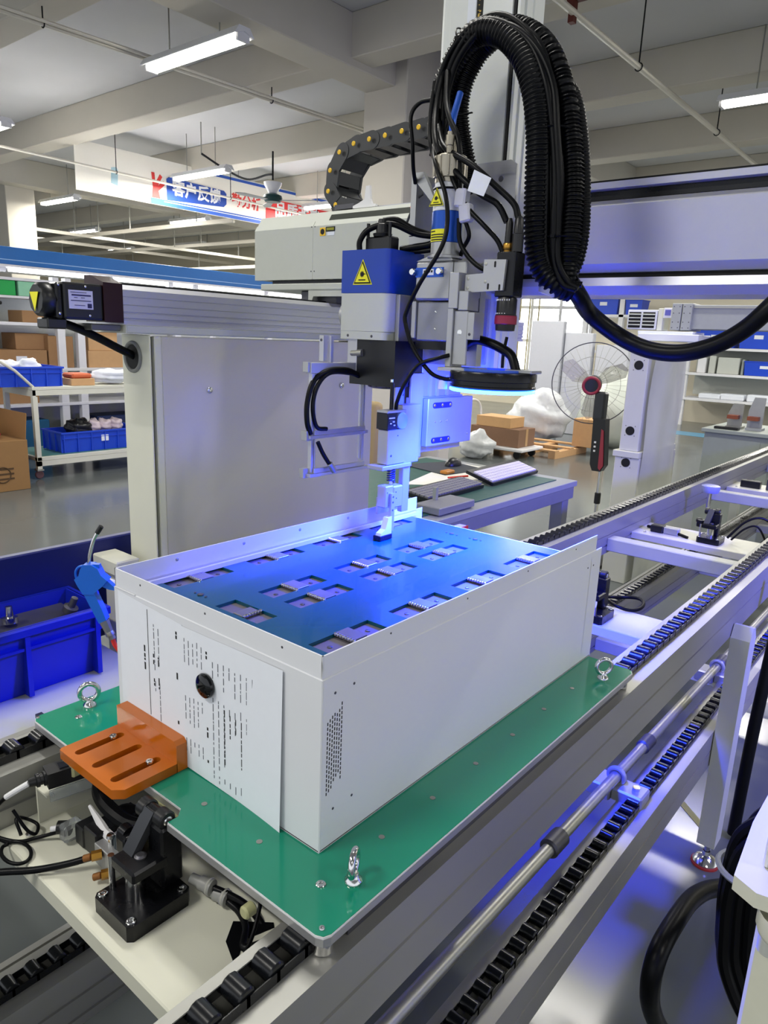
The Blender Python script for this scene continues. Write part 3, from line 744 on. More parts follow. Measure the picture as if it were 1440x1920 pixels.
# drag chain with yellow pins
dc = thing('drag_chain', 'black cable drag chain with yellow pin caps bending over the gantry', 'cable chain')
pinp = [(-.52, 1.126), (-.566, 1.122), (-.612, 1.118), (-.665, 1.113), (-.718, 1.111), (-.772, 1.108), (-.825, 1.106), (-.879, 1.102), (-.930, 1.087), (-.963, 1.045), (-.969, .993), (-.94, .956), (-.89, .946)]
LINK = mat('graphite_chain_link', '#26282b', .38, var=.08)
for i, (x, z) in enumerate(pinp):
    nx, nz = pinp[min(i+1, len(pinp)-1)] if i < len(pinp)-1 else (2*x - pinp[i-1][0], 2*z - pinp[i-1][1])
    d = Vector((nx-x, 0, nz-z)); L = d.length; d.normalize(); u = Vector((d.z, 0, -d.x))
    l = MB()
    for y, th in ((.998, .008), (1.09, .008)):
        pts = []
        for k in range(13):
            t = math.pi/2 + math.pi*k/12; pts.append((math.cos(t)*.027, math.sin(t)*.023))
        pts += [(L*.75, -.0205), (L*.75, .0205)]
        l.frame((x, y + (i % 2)*.0015, z), tuple(d), tuple(Vector((0, -1, 0)).cross(d)), pts, -th)
    if True:
        q = Vector((x, 1.045, z)); nn = Vector((0, -1, 0)).cross(d)
        for s_ in (-1, 1):
            c = q + nn * .019 * s_ + d * L * .3
            A = [c - d*L*.32 + Vector((0, -.045, 0)), c + d*L*.32 + Vector((0, -.045, 0)), c + d*L*.32 + Vector((0, .045, 0)), c - d*L*.32 + Vector((0, .045, 0))]
            Bv = [p + nn * .002 for p in A]
            va = [l.bm.verts.new(p) for p in A]; vb = [l.bm.verts.new(p) for p in Bv]
            l.bm.faces.new(va); l.bm.faces.new(vb[::-1])
            for k in range(4): l.bm.faces.new((va[k], vb[k], vb[(k+1) % 4], va[(k+1) % 4]))
    lk = l.build('chain_link', LINK, dc)
    MB().cyl((x, .9905, z), (x, .987, z), .0062, n=16, bev=.001).build('pin_cap', YDOT, lk, smooth=True)
MB().box((-.93, .975, .94), (-.86, 1.1, .952)).build('chain_anchor', DSTEEL, dc)
MB().prism([(-.86, .938), (-.78, .938), (-.78, .944), (-.795, .946), (-.8, .958), (-.803, .99), (-.816, .99), (-.82, .958), (-.84, .95), (-.86, .944)], 'y', .972, .98).build('white_lug', FITTING, label='small white upright lug on top of the gantry cover', cat='bracket')

# ================================================================ vertical axis
za = thing('vertical_axis', 'tall white vertical axis column in front of the gantry', 'column')
cx0, cx1, cy0, cy1, cz0, cz1 = -.525, -.325, .86, .956, .545, 1.75
P = [(cx0, cy1), (cx0, cy0+.02), (cx0+.004, cy0+.018), (cx0+.004, cy0+.01), (cx0+.01, cy0+.008), (cx0+.018, cy0+.008), (cx0+.02, cy0+.002), (cx0+.03, cy0+.002), (cx0+.032, cy0), (cx1-.03, cy0), (cx1-.018, cy0), (cx1-.014, cy0+.006), (cx1-.009, cy0+.006), (cx1-.006, cy0), (cx1, cy0),
     (cx1, cy0+.014), (cx1-.004, cy0+.016), (cx1-.004, cy0+.024), (cx1, cy0+.026), (cx1, cy0+.045), (cx1-.003, cy0+.047), (cx1-.003, cy0+.055), (cx1, cy0+.057), (cx1, cy1)]
MB().prism(P, 'z', cz0, cz1).build('column_profile', mat('pearl_white_column', '#d3d6d2', .35, .15, var=.02), za)
MB().box((cx1-.0145, cy0-.0006, .9), (cx1-.0085, cy0+.006, cz1)).build('dark_seam', INK, za)
MB().box((cx0+.075, cy0-.0012, 1.225), (cx0+.095, cy0, 1.4)).build('white_label', PAPER, za)
bl = MB().box((cx0+.097, cy0-.0012, 1.224), (cx0+.112, cy0, 1.4)).build('black_label', INK, za)
gi = mat('gold_ink', '#caa84a', .4, var=0); gl_ = MB(); rg = random.Random(5)      # worn gold lettering, illegible in the photograph
for k in range(7):
    z = 1.232 + k*.0085
    for q in range(3): gl_.box((cx0+.1 + rg.uniform(0, .006), cy0-.0015, z + rg.uniform(0, .005)), (cx0+.1025 + rg.uniform(.0, .006), cy0-.0011, z + rg.uniform(.003, .0065)))
gl_.build('gold_print', gi, bl, kind='stuff')
# fixing shoulder plate
MB().frame((0, .852, 0), (1, 0, 0), (0, 0, 1), [(-.42, .74), (-.30, .70), (-.30, .965), (-.315, .975), (-.42, .975)], -.006).build('shoulder_plate', ALUW, za)
dot(-.336, .852, .94, (0, -1, 0), .006, za, 'bolt', DSTEEL)
MB().box((cx0+.02, .852, .56), (cx1-.02, .86, .70)).build('front_plate', ALUX, za)
MB().box((cx0+.06, .956, .78), (cx1-.02, .992, .92)).build('carriage_block', DSTEEL, za)
MB().box((cx0+.01, .8585, .532), (cx1, .956, .546), bev=.002).build('end_block', mat('dark_red_block', '#3a1a20', .4, .3), za)
# triangular bracket left of the laser tube
tb = MB(); tb.prism([(-.484, .82), (-.47, .82), (-.47, .925), (-.425, .88), (-.425, .895), (-.455, .945), (-.484, .945)], 'y', .74, .75)
tb.box((-.484, .75, .70), (-.474, .86, .945)); tb.box((-.484, .74, .60), (-.41, .75, .822))
tb.build('tool_bracket', ALUW, za)
dot(-.474, .74, .932, (0, -1, 0), .005, za, 'bolt', DSTEEL)

# ---------------------------------------------------------------- galvo scanner head
gh = thing('laser_scanner_head', 'blue topped silver laser scanner head with yellow warning triangle', 'laser head')
def rbox(x0, x1, y0, y1, z0, z1, r):          # rounded corner at (x1, y0)
    pts = [(x0, y0)]
    for k in range(7):
        t = -math.pi/2 + math.pi/2*k/6; pts.append((x1-r+math.cos(t)*r, y0+r+math.sin(t)*r))
    pts += [(x1, y1), (x0, y1)]
    return MB().prism(pts, 'z', z0, z1)
rbox(-.546, -.4225, .60, .715, .6955, .779, .012).build('blue_cover', BLUE, gh, smooth=True, ang=30)
rbox(-.5455, -.423, .6005, .70, .6205, .695, .014).build('silver_body', LGREY, gh, smooth=True, ang=30)
rbox(-.5455, -.425, .6005, .70, .604, .62, .014).build('base_flange', LGREY, gh, smooth=True, ang=30)
for x in (-.525, -.46): dot(x, .6005, .611, (0, -1, 0), .003, gh, 'bolt', DSTEEL)
MB().cyl((-.5455, .65, .653), (-.574, .65, .653), .029, n=32, bev=.002).build('side_motor_cap', ALUW, gh, smooth=True)
tri_sign((-.4885, .5999, .7135), (1, 0, 0), (0, 0, 1), .046, gh)
ls = MB(); ls.prism([(-.523, .512), (-.523, .585), (-.51, .604), (-.402, .604), (-.402, .512)], 'y', .607, .70)
ls.build('lens_shroud', BLACK, gh, label='black lens shroud')
MB().lathe((-.465, .655, .505), (-.465, .655, .512), [(0, 0), (0, .03), (.003, .036), (.008, .036)], 28).build('lens', mat('coated_lens', '#1a1040', .05, var=0), gh, smooth=True)
m = MB().cyl((-.518, .606, .575), (-.49, .606, .577), .0055, n=12); m.cyl((-.5, .606, .576), (-.487, .606, .577), .0075, n=12)
m.build('air_nozzle', ZINC, gh, smooth=True)
cn = MB().box((-.512, .63, .779), (-.445, .66, .807), bev=.003); cn.lathe((-.478, .645, .807), (-.478, .645, .84), [(0, .018), (.006, .02), (.008, .014), (.024, .013), (.026, .011), (.034, .01)], 16)
for x in (-.507, -.45): cn.cyl((x, .634, .785), (x, .634, .833), .0035, n=8)
cn.build('plug_connector', BLACK, gh, smooth=True)
# carrier plates behind the head
MB().box((-.4225, .628, .455), (-.4125, .705, .694), bev=.001).build('mounting_plate', ALUW, gh)
for z in (.535, .515, .495): dot(-.4125, .652, z, (1, 0, 0), .0022, gh, 'threaded_hole', STEEL)
MB().box((-.4225, .705, .5), (-.41, .86, .68), bev=.001).build('rear_plate', ALUW, gh)

# ---------------------------------------------------------------- fibre collimator and bending box
co = thing('fibre_collimator', 'upright white and blue laser tube with a steel collar', 'laser tube')
tx, ty = -.331, .66
MB().lathe((tx, ty, .762), (tx, ty, .79), [(0, .034), (.004, .034), (.006, .0285), (.028, .0285), (.028, 0)], 32).build('lower_ring', ALUW, co, smooth=True)
MB().cyl((tx, ty, .7905), (tx, ty, .846), .0292, n=36, bev=.0008).build('blue_sleeve', TUBEB, co, smooth=True)
MB().lathe((tx, ty, .8465), (tx, ty, .9), [(0, 0), (0, .0284), (.034, .0276), (.036, .029), (.042, .029), (.0425, .0265), (.05, .0265), (.05, 0)], 36).build('white_sleeve', WHITE, co, smooth=True)
MB().torus((tx, ty, .885), (0, 0, 1), .0283, .0022, n=36).build('black_band', RUBBER, co, smooth=True)
NICKEL = mat('satin_nickel', '#9a9486', .28, .85, var=.08)
kn = MB().lathe((tx, ty, .896), (tx, ty, .93), [(0, 0), (0, .0275), (.008, .0275), (.009, .031), (.046, .0315), (.048, .029), (.049, .013), (.075, .0115), (.078, .009), (.09, .009), (.09, 0)], 28)
kn.build('steel_collar', NICKEL, co, smooth=True, ang=20)
for q in range(12):
    a = q*math.pi/6; MB().box((tx+math.cos(a)*.0312-.0016, ty+math.sin(a)*.0312-.0016, .906), (tx+math.cos(a)*.0312+.0016, ty+math.sin(a)*.0312+.0016, .941), bev=.0005).build('grip_rib', NICKEL, co)
for a in (2.6, 5.2):
    x, y = tx + math.cos(a)*.022, ty + math.sin(a)*.022
    MB().lathe((x, y, .945), (x, y, .98), [(0, .006), (.012, .006), (.013, .008), (.03, .008), (.032, 0)], 14).build('water_fitting', NICKEL, co, smooth=True)
tz = MB().tube([(tx, ty, .98), (tx-.002, ty+.004, 1.01), (tx-.008, ty+.03, 1.06)], .0065, n=12); tz.build('blue_fibre_sheath', TUBEB, co, smooth=True)
s1 = MB(); 
for k in range(9): 
    a0 = -1.9 + k*.115
for nm, z0_, z1_, a0, a1 in (('yellow_label', .791, .813, -2.35, -1.0),):
    n_ = 10; A = []
    for k in range(n_+1):
        t = a0 + (a1-a0)*k/n_; A.append((tx+math.cos(t)*.02945, ty+math.sin(t)*.02945))
    Bp = [(tx+math.cos(a0+(a1-a0)*k/n_)*.0298, ty+math.sin(a0+(a1-a0)*k/n_)*.0298) for k in range(n_, -1, -1)]
    yl = MB().prism(A + Bp, 'z', z0_, z1_).build(nm, YEL, co)
    for q, (zz, lo, hi) in enumerate(((.809, -2.25, -1.75), (.803, -2.2, -1.15), (.7985, -2.2, -1.1), (.794, -2.2, -1.2))):
        A = [(tx+math.cos(lo+(hi-lo)*k/6)*.0299, ty+math.sin(lo+(hi-lo)*k/6)*.0299) for k in range(7)]
        Bp = [(tx+math.cos(lo+(hi-lo)*k/6)*.0301, ty+math.sin(lo+(hi-lo)*k/6)*.0301) for k in range(6, -1, -1)]
        MB().prism(A+Bp, 'z', zz-.0011, zz+.0011).build('printed_line', INK, yl)
tri_sign((tx-.006, ty-.0292, .855), (1, 0, 0), (0, 0, 1), .03, co)
# silver bending box under the tube
bb = MB().box((-.386, .64, .684), (-.300, .70, .757), bev=.004); bb.prism([(-.386, .757), (-.300, .757), (-.305, .765), (-.36, .765)], 'y', .642, .698)
bb.build('bending_box', ALUW, co)
MB().box((-.300, .645, .69), (-.27, .70, .755), bev=.002).build('side_block', ALUW, co)
pl = MB().box((-.384, .6385, .727), (-.318, .6398, .745)).build('blue_nameplate', TUBEB, co)
MB().box((-.366, .6378, .7305), (-.34, .6385, .742)).build('plate_label', PAPER, pl)
for x_, w_ in ((-.3635, .0025), (-.3585, .0022), (-.3545, .006), (-.3465, .004)): MB().box((x_, .6374, .7355), (x_+w_, .6379, .7395)).build('printed_mark', INK, pl)
for x in (-.388, -.324): MB().cyl((x, .6385, .737), (x, .63, .737), .0065, n=18, bev=.001).build('thumb_screw', STEEL, co, smooth=True)
MB().box((-.380, .645, .607), (-.29, .70, .681), bev=.002).build('lower_block', mat('brushed_grey_block', '#8e9096', .4, .5), co)
for z in (.662, .63): dot(-.335, .645, z, (0, -1, 0), .0022, co, 'bolt', STEEL)
MB().box((-.391, .64, .611), (-.381, .70, .682), bev=.001).build('side_plate', ALUW, co)
MB().box((-.385, .65, .59), (-.29, .72, .606)).build('black_under_block', BLACKM, co)
MB().box((-.40, .70, .56), (-.27, .72, .757)).build('back_plate', ALUW, co)

# ---------------------------------------------------------------- camera arm and camera
ca = thing('camera_arm', 'white bolted camera arm with hanging slide and red screw', 'bracket')
ar = MB().prism([(-.262, .697), (-.181, .701), (-.178, .7535), (-.224, .755), (-.224, .731), (-.262, .729)], 'y', .632, .638)
ar.build('arm_plate', ALUW, ca)
for x, z in ((-.2195, .747), (-.2185, .716), (-.256, .722), (-.256, .705)): dot(x, .632, z, (0, -1, 0), .003, ca, 'bolt', ZINC)
for x, z in ((-.2, .746), (-.212, .708), (-.188, .706)): MB().frame((x, .6318, z), (0, 0, 1), (-1, 0, 0), slotpts(0, 0, .011, .004), -.0003).build('slot_hole', INK, ca)
MB().box((-.288, .618, .668), (-.268, .67, .733), bev=.001).build('upright_bar', ALUW, ca)
MB().box((-.268, .622, .665), (-.247, .66, .7), bev=.001).build('slide_block', ALUW, ca)
MB().box((-.288, .618, .56), (-.276, .66, .668), bev=.001).build('lower_bar', ALUW, ca)
MB().box((-.276, .624, .565), (-.246, .63, .664), bev=.001).build('front_face', ALUW, ca)
MB().box((-.246, .624, .612), (-.232, .65, .662), bev=.001).build('side_lug', ALUW, ca)
dot(-.262, .624, .625, (0, -1, 0), .0052, ca, 'bolt', STEEL); dot(-.24, .624, .622, (0, -1, 0), .0028, ca, 'bolt', DSTEEL)
MB().box((-.292, .6, .552), (-.225, .665, .56), bev=.001).build('foot_plate', ALUW, ca)
cm = thing('vision_camera', 'black vision camera pointing down with a crimson lens ring', 'camera')
kx, ky = -.183, .655
MB().box((kx-.019, ky-.0165, .69), (kx+.019, ky+.02, .768), bev=.002).build('camera_body', BLACKM, cm)
lz = MB().lathe((kx, ky, .69), (kx, ky, .62), [(0, .0165), (.004, .0185), (.03, .0185), (.031, .0195), (.0335, .0195)], 28); lz.build('lens_barrel', BLACK, cm, smooth=True)
MB().lathe((kx, ky, .6575), (kx, ky, .63), [(0, .0196), (.001, .0205), (.0145, .0205), (.0155, .0196)], 28).build('lens_ring', mat('crimson_ring', '#8c1638', .35), cm, smooth=True)
MB().lathe((kx, ky, .642), (kx, ky, .62), [(0, .0185), (.011, .0175), (.012, .012), (.008, 0)], 28).build('lens_hood', BLACK, cm, smooth=True)
wt = MB()
for k in range(9):
    a = -2.6 + k*.22; wt.box((kx+math.cos(a)*.0187-.0008, ky+math.sin(a)*.0187-.0004, .6835), (kx+math.cos(a)*.0187+.0008, ky+math.sin(a)*.0187+.0004, .6865))
for k in range(6):
    a = -2.5 + k*.26; wt.box((kx+math.cos(a)*.0187-.0009, ky+math.sin(a)*.0187-.0004, .6605), (kx+math.cos(a)*.0187+.0009, ky+math.sin(a)*.0187+.0004, .662))
wt.build('white_marking', FITTING, cm, kind='stuff')
MB().lathe((kx-.007, ky, .768), (kx-.007, ky, .79), [(0, .007), (.004, .007), (.005, .0085), (.016, .0085), (.017, .007), (.05, .0065), (.058, .004)], 14).build('cable_plug', BLACK, cm, smooth=True)
MB().lathe((kx-.007, ky, .7685), (kx-.007, ky, .79), [(0, .0076), (.004, .0078), (.006, .0092), (.014, .0092), (.016, .0078)], 14).build('plug_nut', BRASS, cm, smooth=True)
MB().lathe((kx+.012, ky, .768), (kx+.012, ky, .79), [(0, .0105), (.03, .0105), (.031, .009), (.055, .008), (.06, .005)], 14).build('cable_plug', BLACK, cm, smooth=True)

# ---------------------------------------------------------------- ring light
ri = thing('ring_light', 'glowing blue ring light with black body', 'ring light')
rx, ry = RING
MB().lathe((rx, ry, .525), (rx, ry, .556), [(0, .05), (0, .0785), (.002, .0805), (.0055, .0805), (.0065, .079), (.014, .079), (.015, .0815), (.028, .0815), (.031, .08), (.031, .048), (0, .05)], 56).build('ring_body', BLACKM, ri, smooth=True)
MB().lathe((rx, ry, .5185), (rx, ry, .525), [(0, .052), (0, .077), (.0015, .0803), (.0048, .0808), (.0062, .0795), (.0062, .052), (0, .052)], 56).build('led_diffuser', BLUELED, ri, smooth=True)
MB().lathe((rx, ry, .5565), (rx, ry, .56), [(0, .046), (0, .06), (.004, .06), (.004, .046), (0, .046)], 40).build('top_flange', mat('blue_light_tinted_plate', '#3a62d8', .35), ri, smooth=True)  # the lamp's blue light is put into the flange colour
MB().box((rx+.03, ry-.01, .5565), (rx+.085, ry+.03, .562), bev=.001).build('clamp_plate', ALUW, ri)
MB().box((rx-.09, ry-.03, .5565), (rx-.02, ry+.012, .5605), bev=.001).build('clamp_plate', ALUW, ri)
MB().box((rx-.066, ry-.0475, .539), (rx-.056, ry-.0465, .547)).build('white_label', PAPER, ri)
m = MB().cyl((rx-.075, ry-.02, .53), (rx-.075, ry-.02, .556), .0045, n=12); m.lathe((rx-.089, ry-.035, .518), (rx-.089, ry-.035, .54), [(0, .009), (.018, .008), (.02, 0)], 14)
m.build('mounting_post', mat('milky_plastic', '#e8e8f4', .3, trans=.2), ri, smooth=True)

# ---------------------------------------------------------------- lower slide plates lit by the ring lamp
sp = thing('slide_plate', 'bare aluminium slide plate bathed in blue light beside the ring light', 'plate')
MB().box((-.395, .70, .385), (-.38, .872, .488), bev=.0015).build('face_plate', ALUW, sp)
MB().box((-.4, .656, .362), (-.394, .70, .54), bev=.001).build('rear_plate', ALUW, sp)
MB().box((-.41, .70, .49), (-.4, .85, .56), bev=.001).build('upper_plate', ALUW, sp)
MB().box((-.41, .66, .37), (-.4005, .86, .49), bev=.001).build('slide_base', ALUX, sp)
for y in (.725, .752, .79): MB().box((-.4, y, .49), (-.3985, y+.01, .535)).build('rib', ALUX, sp)
for z, ys in ((.4725, (.723, .752, .782)), (.397, (.726, .754, .782)), (.437, (.728, .749, .770))):
    for y in ys: dot(-.38, y, z, (1, 0, 0), .0042 if z != .437 else .002, sp, 'bolt', STEEL)
for z in (.4725, .397): MB().frame((-.3797, .752, z), (0, 1, 0), (0, 0, 1), slotpts(0, 0, .072, .0125), .0002).build('slot', mat('navy_slot', '#101a60', .4), sp)
dot(-.38, .857, .403, (1, 0, 0), .002, sp, 'bolt', STEEL)

# ---------------------------------------------------------------- pressing tool
pt = thing('pressing_tool', 'small aluminium pressing tool with clear tip touching the blue board', 'tool')
MB().box((-.387, .545, .365), (-.36, .60, .434), bev=.0012).build('tool_block', ALUW, pt)
MB().box((-.392, .60, .36), (-.37, .66, .48), bev=.0012).build('carrier_block', ALUW, pt)
dot(-.36, .556, .383, (1, 0, 0), .0025, pt, 'bolt', DSTEEL); dot(-.36, .575, .422, (1, 0, 0), .0015, pt, 'bolt', DSTEEL)
pg = MB().box((-.388, .54, .435), (-.36, .572, .467), bev=.001).build('gauge_body', BLACK, pt)
MB().box((-.3598, .541, .437), (-.3592, .566, .464)).build('display', INK, pg)
MB().box((-.3592, .5445, .4565), (-.3589, .5625, .459)).build('printed_mark', FITTING, pg)
MB().box((-.3592, .5455, .452), (-.3589, .561, .4528)).build('printed_mark', GINK, pg)
for y, z, w_ in ((.548, .446, .005), (.556, .449, .006), (.559, .442, .005)): MB().box((-.3592, y, z), (-.3589, y+w_, z+.0025)).build('printed_mark', FITTING, pg)
MB().lathe((-.388, .588, .451), (-.36, .588, .451), [(0, .017), (.028, .017), (.030, .014), (.03, 0)], 24).build('regulator_knob', mat('pale_blue_clear_plastic', '#a9c4ea', .15, trans=.3), pt, smooth=True)
MB().box((-.388, .54, .467), (-.36, .6, .472), bev=.001).build('gauge_top', ALUW, pt)
MB().cyl((-.377, .572, .472), (-.377, .572, .525), .004, n=12).build('air_tube', BLACKM, pt, smooth=True)
MB().cyl((-.385, .58, .472), (-.385, .58, .53), .003, n=12).build('thin_rod', STEEL, pt, smooth=True)
MB().box((-.395, .525, .3565), (-.355, .618, .3645), bev=.001).build('top_flange', ALUW, pt)
spg = MB(); pts = []
for k in range(61): a = k*math.pi*2/10; pts.append((-.366+math.cos(a)*.008, .566+math.sin(a)*.008, .329+k*.028/60))
spg.tube(pts, .0013, n=6, smooth=False); spg.build('spring', mat('blue_black_spring', '#23305e', .3, .7), pt, smooth=True)
MB().cyl((-.366, .566, .325), (-.366, .566, .3565), .0045, n=12).build('guide_pin', STEEL, pt, smooth=True)
MB().box((-.372, .598, .262), (-.36, .62, .357), bev=.001).build('side_rail', ALUW, pt)
MB().box((-.374, .534, .281), (-.352, .558, .3245), bev=.0015).build('head_block', ALUW, pt)
MB().box((-.374, .559, .277), (-.352, .59, .322), bev=.0025).build('slide_block', ALUW, pt)
for y, z in ((.54, .312), (.549, .305), (.567, .31), (.569, .297)): dot(-.352, y, z, (1, 0, 0), .0014, pt, 'bolt', DSTEEL)
fn = MB().prism([(.546, .31), (.557, .31), (.557, .232), (.548, .234), (.546, .26)], 'x', -.352, -.346); fn.build('finger', ALUW, pt)
for z in (.303, .292, .276): dot(-.346, .5515, z, (1, 0, 0), .002, pt, 'bolt', DSTEEL)
tip = MB().prism([(.538, .262), (.549, .264), (.549, .2285), (.515, .2285), (.517, .2335), (.53, .24), (.534, .25)], 'x', -.358, -.345); tip.build('clear_tip', mat('frosted_tip', '#f3f8ff', .25, trans=.4), pt)
MB().box((-.362, .512, .2185), (-.343, .55, .2287), bev=.001).build('shoe', BLACKM, pt)
MB().prism([(.585, .25), (.66, .25), (.66, .30), (.64, .305), (.64, .285), (.585, .285)], 'x', -.418, -.412).build('guard_plate', ALUW, pt)

# ---------------------------------------------------------------- fume frame
ff = thing('air_blow_frame', 'thin aluminium frame with two cross bars hanging beside the lens', 'frame')
fxm = -.51
def fb(a, b, nm='frame_bar', m_=ALUX): return MB().box(a, b, bev=.0008).build(nm, m_, ff)
fb((fxm-.006, .479, .336), (fxm+.004, .487, .54)); fb((fxm-.003, .49, .336), (fxm+.003, .493, .54))
fb((fxm-.006, .634, .345), (fxm+.004, .641, .515)); fb((fxm-.003, .627, .35), (fxm+.003, .63, .515))
fb((fxm-.01, .474, .535), (fxm+.006, .606, .556)); fb((fxm-.004, .53, .556), (fxm+.004, .539, .609)); fb((fxm-.016, .517, .558), (fxm-.004, .53, .609))
fb((fxm-.012, .468, .537), (fxm+.003, .479, .557), 'end_block', ALUW)
fb((fxm-.01, .472, .405), (fxm+.008, .65, .412), 'cross_bar'); fb((fxm+.005, .485, .4125), (fxm+.008, .64, .422), 'cross_bar')
fb((fxm-.012, .472, .327), (fxm+.01, .653, .334), 'cross_bar'); fb((fxm+.006, .484, .3345), (fxm+.009, .64, .345), 'cross_bar')
fb((fxm-.014, .464, .325), (fxm-.002, .48, .345), 'end_block', ALUW); fb((fxm-.012, .466, .402), (fxm+.004, .48, .422), 'end_block', ALUW)
fb((fxm-.02, .606, .535), (fxm+.006, .612, .62), 'mounting_tab')
dot(fxm-.01, .517, .6, (0, -1, 0), .003, ff, 'bolt', DSTEEL)
def cable(pts, r, label, m_=RUBBER, rib=0, n=10, sub=8, nm='cable', cat='cable'):
    return MB().tube(pts, r, n=n, rib=rib, sub=sub).build(nm, m_, label=label, cat=cat, smooth=True, ang=60)
cable([(-.5, .607, .532), (-.5, .57, .542), (-.5, .52, .540), (-.507, .485, .521), (-.507, .468, .48), (-.507, .468, .44), (-.507, .478, .415)], .0055, 'outer black air tube looping left of the aluminium frame', nm='air_tube')
cable([(-.498, .61, .528), (-.498, .58, .535), (-.498, .52, .536), (-.502, .49, .51), (-.502, .478, .47), (-.502, .49, .43), (-.498, .515, .424)], .0045, 'inner black air tube ending above the upper cross bar', nm='air_tube')
cable([(-.495, .487, .4), (-.492, .5, .375), (-.49, .519, .35)], .0045, 'short black air tube slanting down to the lower cross bar', nm='air_tube')
MB().cyl((-.49, .517, .354), (-.488, .53, .336), .0065, n=14, bev=.001).build('air_fitting', ZINC, label='small steel air fitting at the lower cross bar', cat='fitting', smooth=True)
MB().cyl((-.498, .612, .525), (-.498, .628, .52), .006, n=14, bev=.001).build('air_fitting', ALUW, label='small white air fitting under the black lens shroud', cat='fitting', smooth=True)

# ---------------------------------------------------------------- hoses
hy = .75
main = [(-.418, .74, .96), (-.42, hy, 1.01), (-.417, hy, 1.07), (-.395, hy, 1.135), (-.345, hy, 1.18), (-.285, hy, 1.172), (-.228, hy, 1.125), (-.19, hy, 1.06), (-.172, hy, .985), (-.158, hy, .9), (-.152, hy, .82), (-.148, hy, .76), (-.128, hy+.01, .722), (-.105, hy+.02, .712)]
def shift(p, dx=0, dy=0, dz=0, s=1.0):
    c = Vector((-.29, 0, 1.0)); out = []
    for q in p:
        v = Vector(q); w_ = Vector((v.x, 0, v.z)) - c; w_ *= s
        out.append((c.x + w_.x + dx, v.y + dy, c.z + w_.z + dz))
    return out
hb = thing('hose_bundle', 'big arch of black corrugated hoses and cables over the vertical axis', 'hose bundle')
def part_tube(pts, r, nm, rib=0, n=10, sub=8): return MB().tube(pts, r, n=n, rib=rib, sub=sub).build(nm, RUBBER, hb, smooth=True, ang=60)
hose1 = [(-.395, .80, .90), (-.405, .78, .95), (-.415, .75, 1.01), (-.417, .74, 1.07), (-.395, .74, 1.13), (-.345, .735, 1.172), (-.285, .73, 1.162), (-.232, .725, 1.115), (-.198, .72, 1.05), (-.182, .72, .975), (-.176, .72, .89), (-.17, .72, .81), (-.158, .725, .755), (-.135, .74, .722), (-.112, .765, .712)]
part_tube(hose1, .0245, 'corrugated_hose', .0085, 20)
part_tube([(-.38, .80, .93), (-.392, .78, 1.0), (-.395, .765, 1.06), (-.383, .765, 1.115), (-.345, .77, 1.165), (-.285, .77, 1.182), (-.215, .77, 1.14), (-.168, .765, 1.06), (-.140, .76, .97), (-.124, .755, .88), (-.118, .75, .80), (-.118, .75, .75), (-.124, .755, .722)], .0225, 'corrugated_hose', .0068, 18)
part_tube([(-.19, .79, 1.09), (-.152, .785, 1.05), (-.128, .78, .98), (-.112, .775, .9), (-.102, .77, .82), (-.104, .765, .765), (-.118, .765, .73)], .012, 'corrugated_hose', .0065, 14)
rr = random.Random(7)
offs = [(.012, -.024, .008, 1.02, .006), (.008, -.026, -.004, .985, .005), (.016, -.032, 0, 1.0, .0065), (.002, -.012, -.012, .94, .006), (.022, -.026, .004, 1.0, .0055), (.004, -.034, .004, .99, .005), (.026, -.032, -.004, .985, .0065)]
for dx, dy, dz, s, r_ in offs:
    part_tube(shift([(p[0] + rr.uniform(-.003, .003), p[1] + rr.uniform(-.003, .003), p[2] + rr.uniform(-.003, .003)) for p in main], dx, dy, dz, s), r_, 'cable', sub=6)
# big loop towards the right
loop = [(-.122, .77, .73), (-.11, .8, .7), (-.112, .86, .672), (-.065, .9, .632), (-.003, .9, .608), (.06, .9, .604), (.118, .9, .62), (.166, .9, .65), (.205, .9, .692), (.25, .93, .76), (.27, .97, .85)]
cable(loop, .0165, 'thick black sleeved hose sagging in a wide loop to the right', n=18, nm='sleeved_hose', cat='hose')
MB().lathe((-.148, .74, .70), (-.137, .745, .735), [(0, 0), (0, .017), (.01, .021), (.03, .022), (.036, 0)], 18).build('hose_end_cap', mat('pale_grey_cap', '#b8bcc4', .4), hb, smooth=True)
# cable ties
def tie(c, axis, R_, tail=None):
    t = MB().torus(c, axis, R_, .0016, n=24, m=6).build('cable_tie', RUBBER, hb, smooth=True)
    MB().box((c[0]-.004, c[1]-R_-.004, c[2]-.003), (c[0]+.004, c[1]-R_+.002, c[2]+.003)).build('lock', RUBBER, t)
    if tail: MB().box(tail[0], tail[1]).build('tail', RUBBER, t)
tie((-.415, .74, 1.03), (0, 0, 1), .028, tail=((-.387, .712, 1.03), (-.325, .716, 1.032)))
tie((-.37, .745, 1.165), (1, 0, .5), .031)
tie((-.168, .745, .985), (0, 0, 1), .036)
tie((-.13, .745, .80), (0, 0, 1), .036)
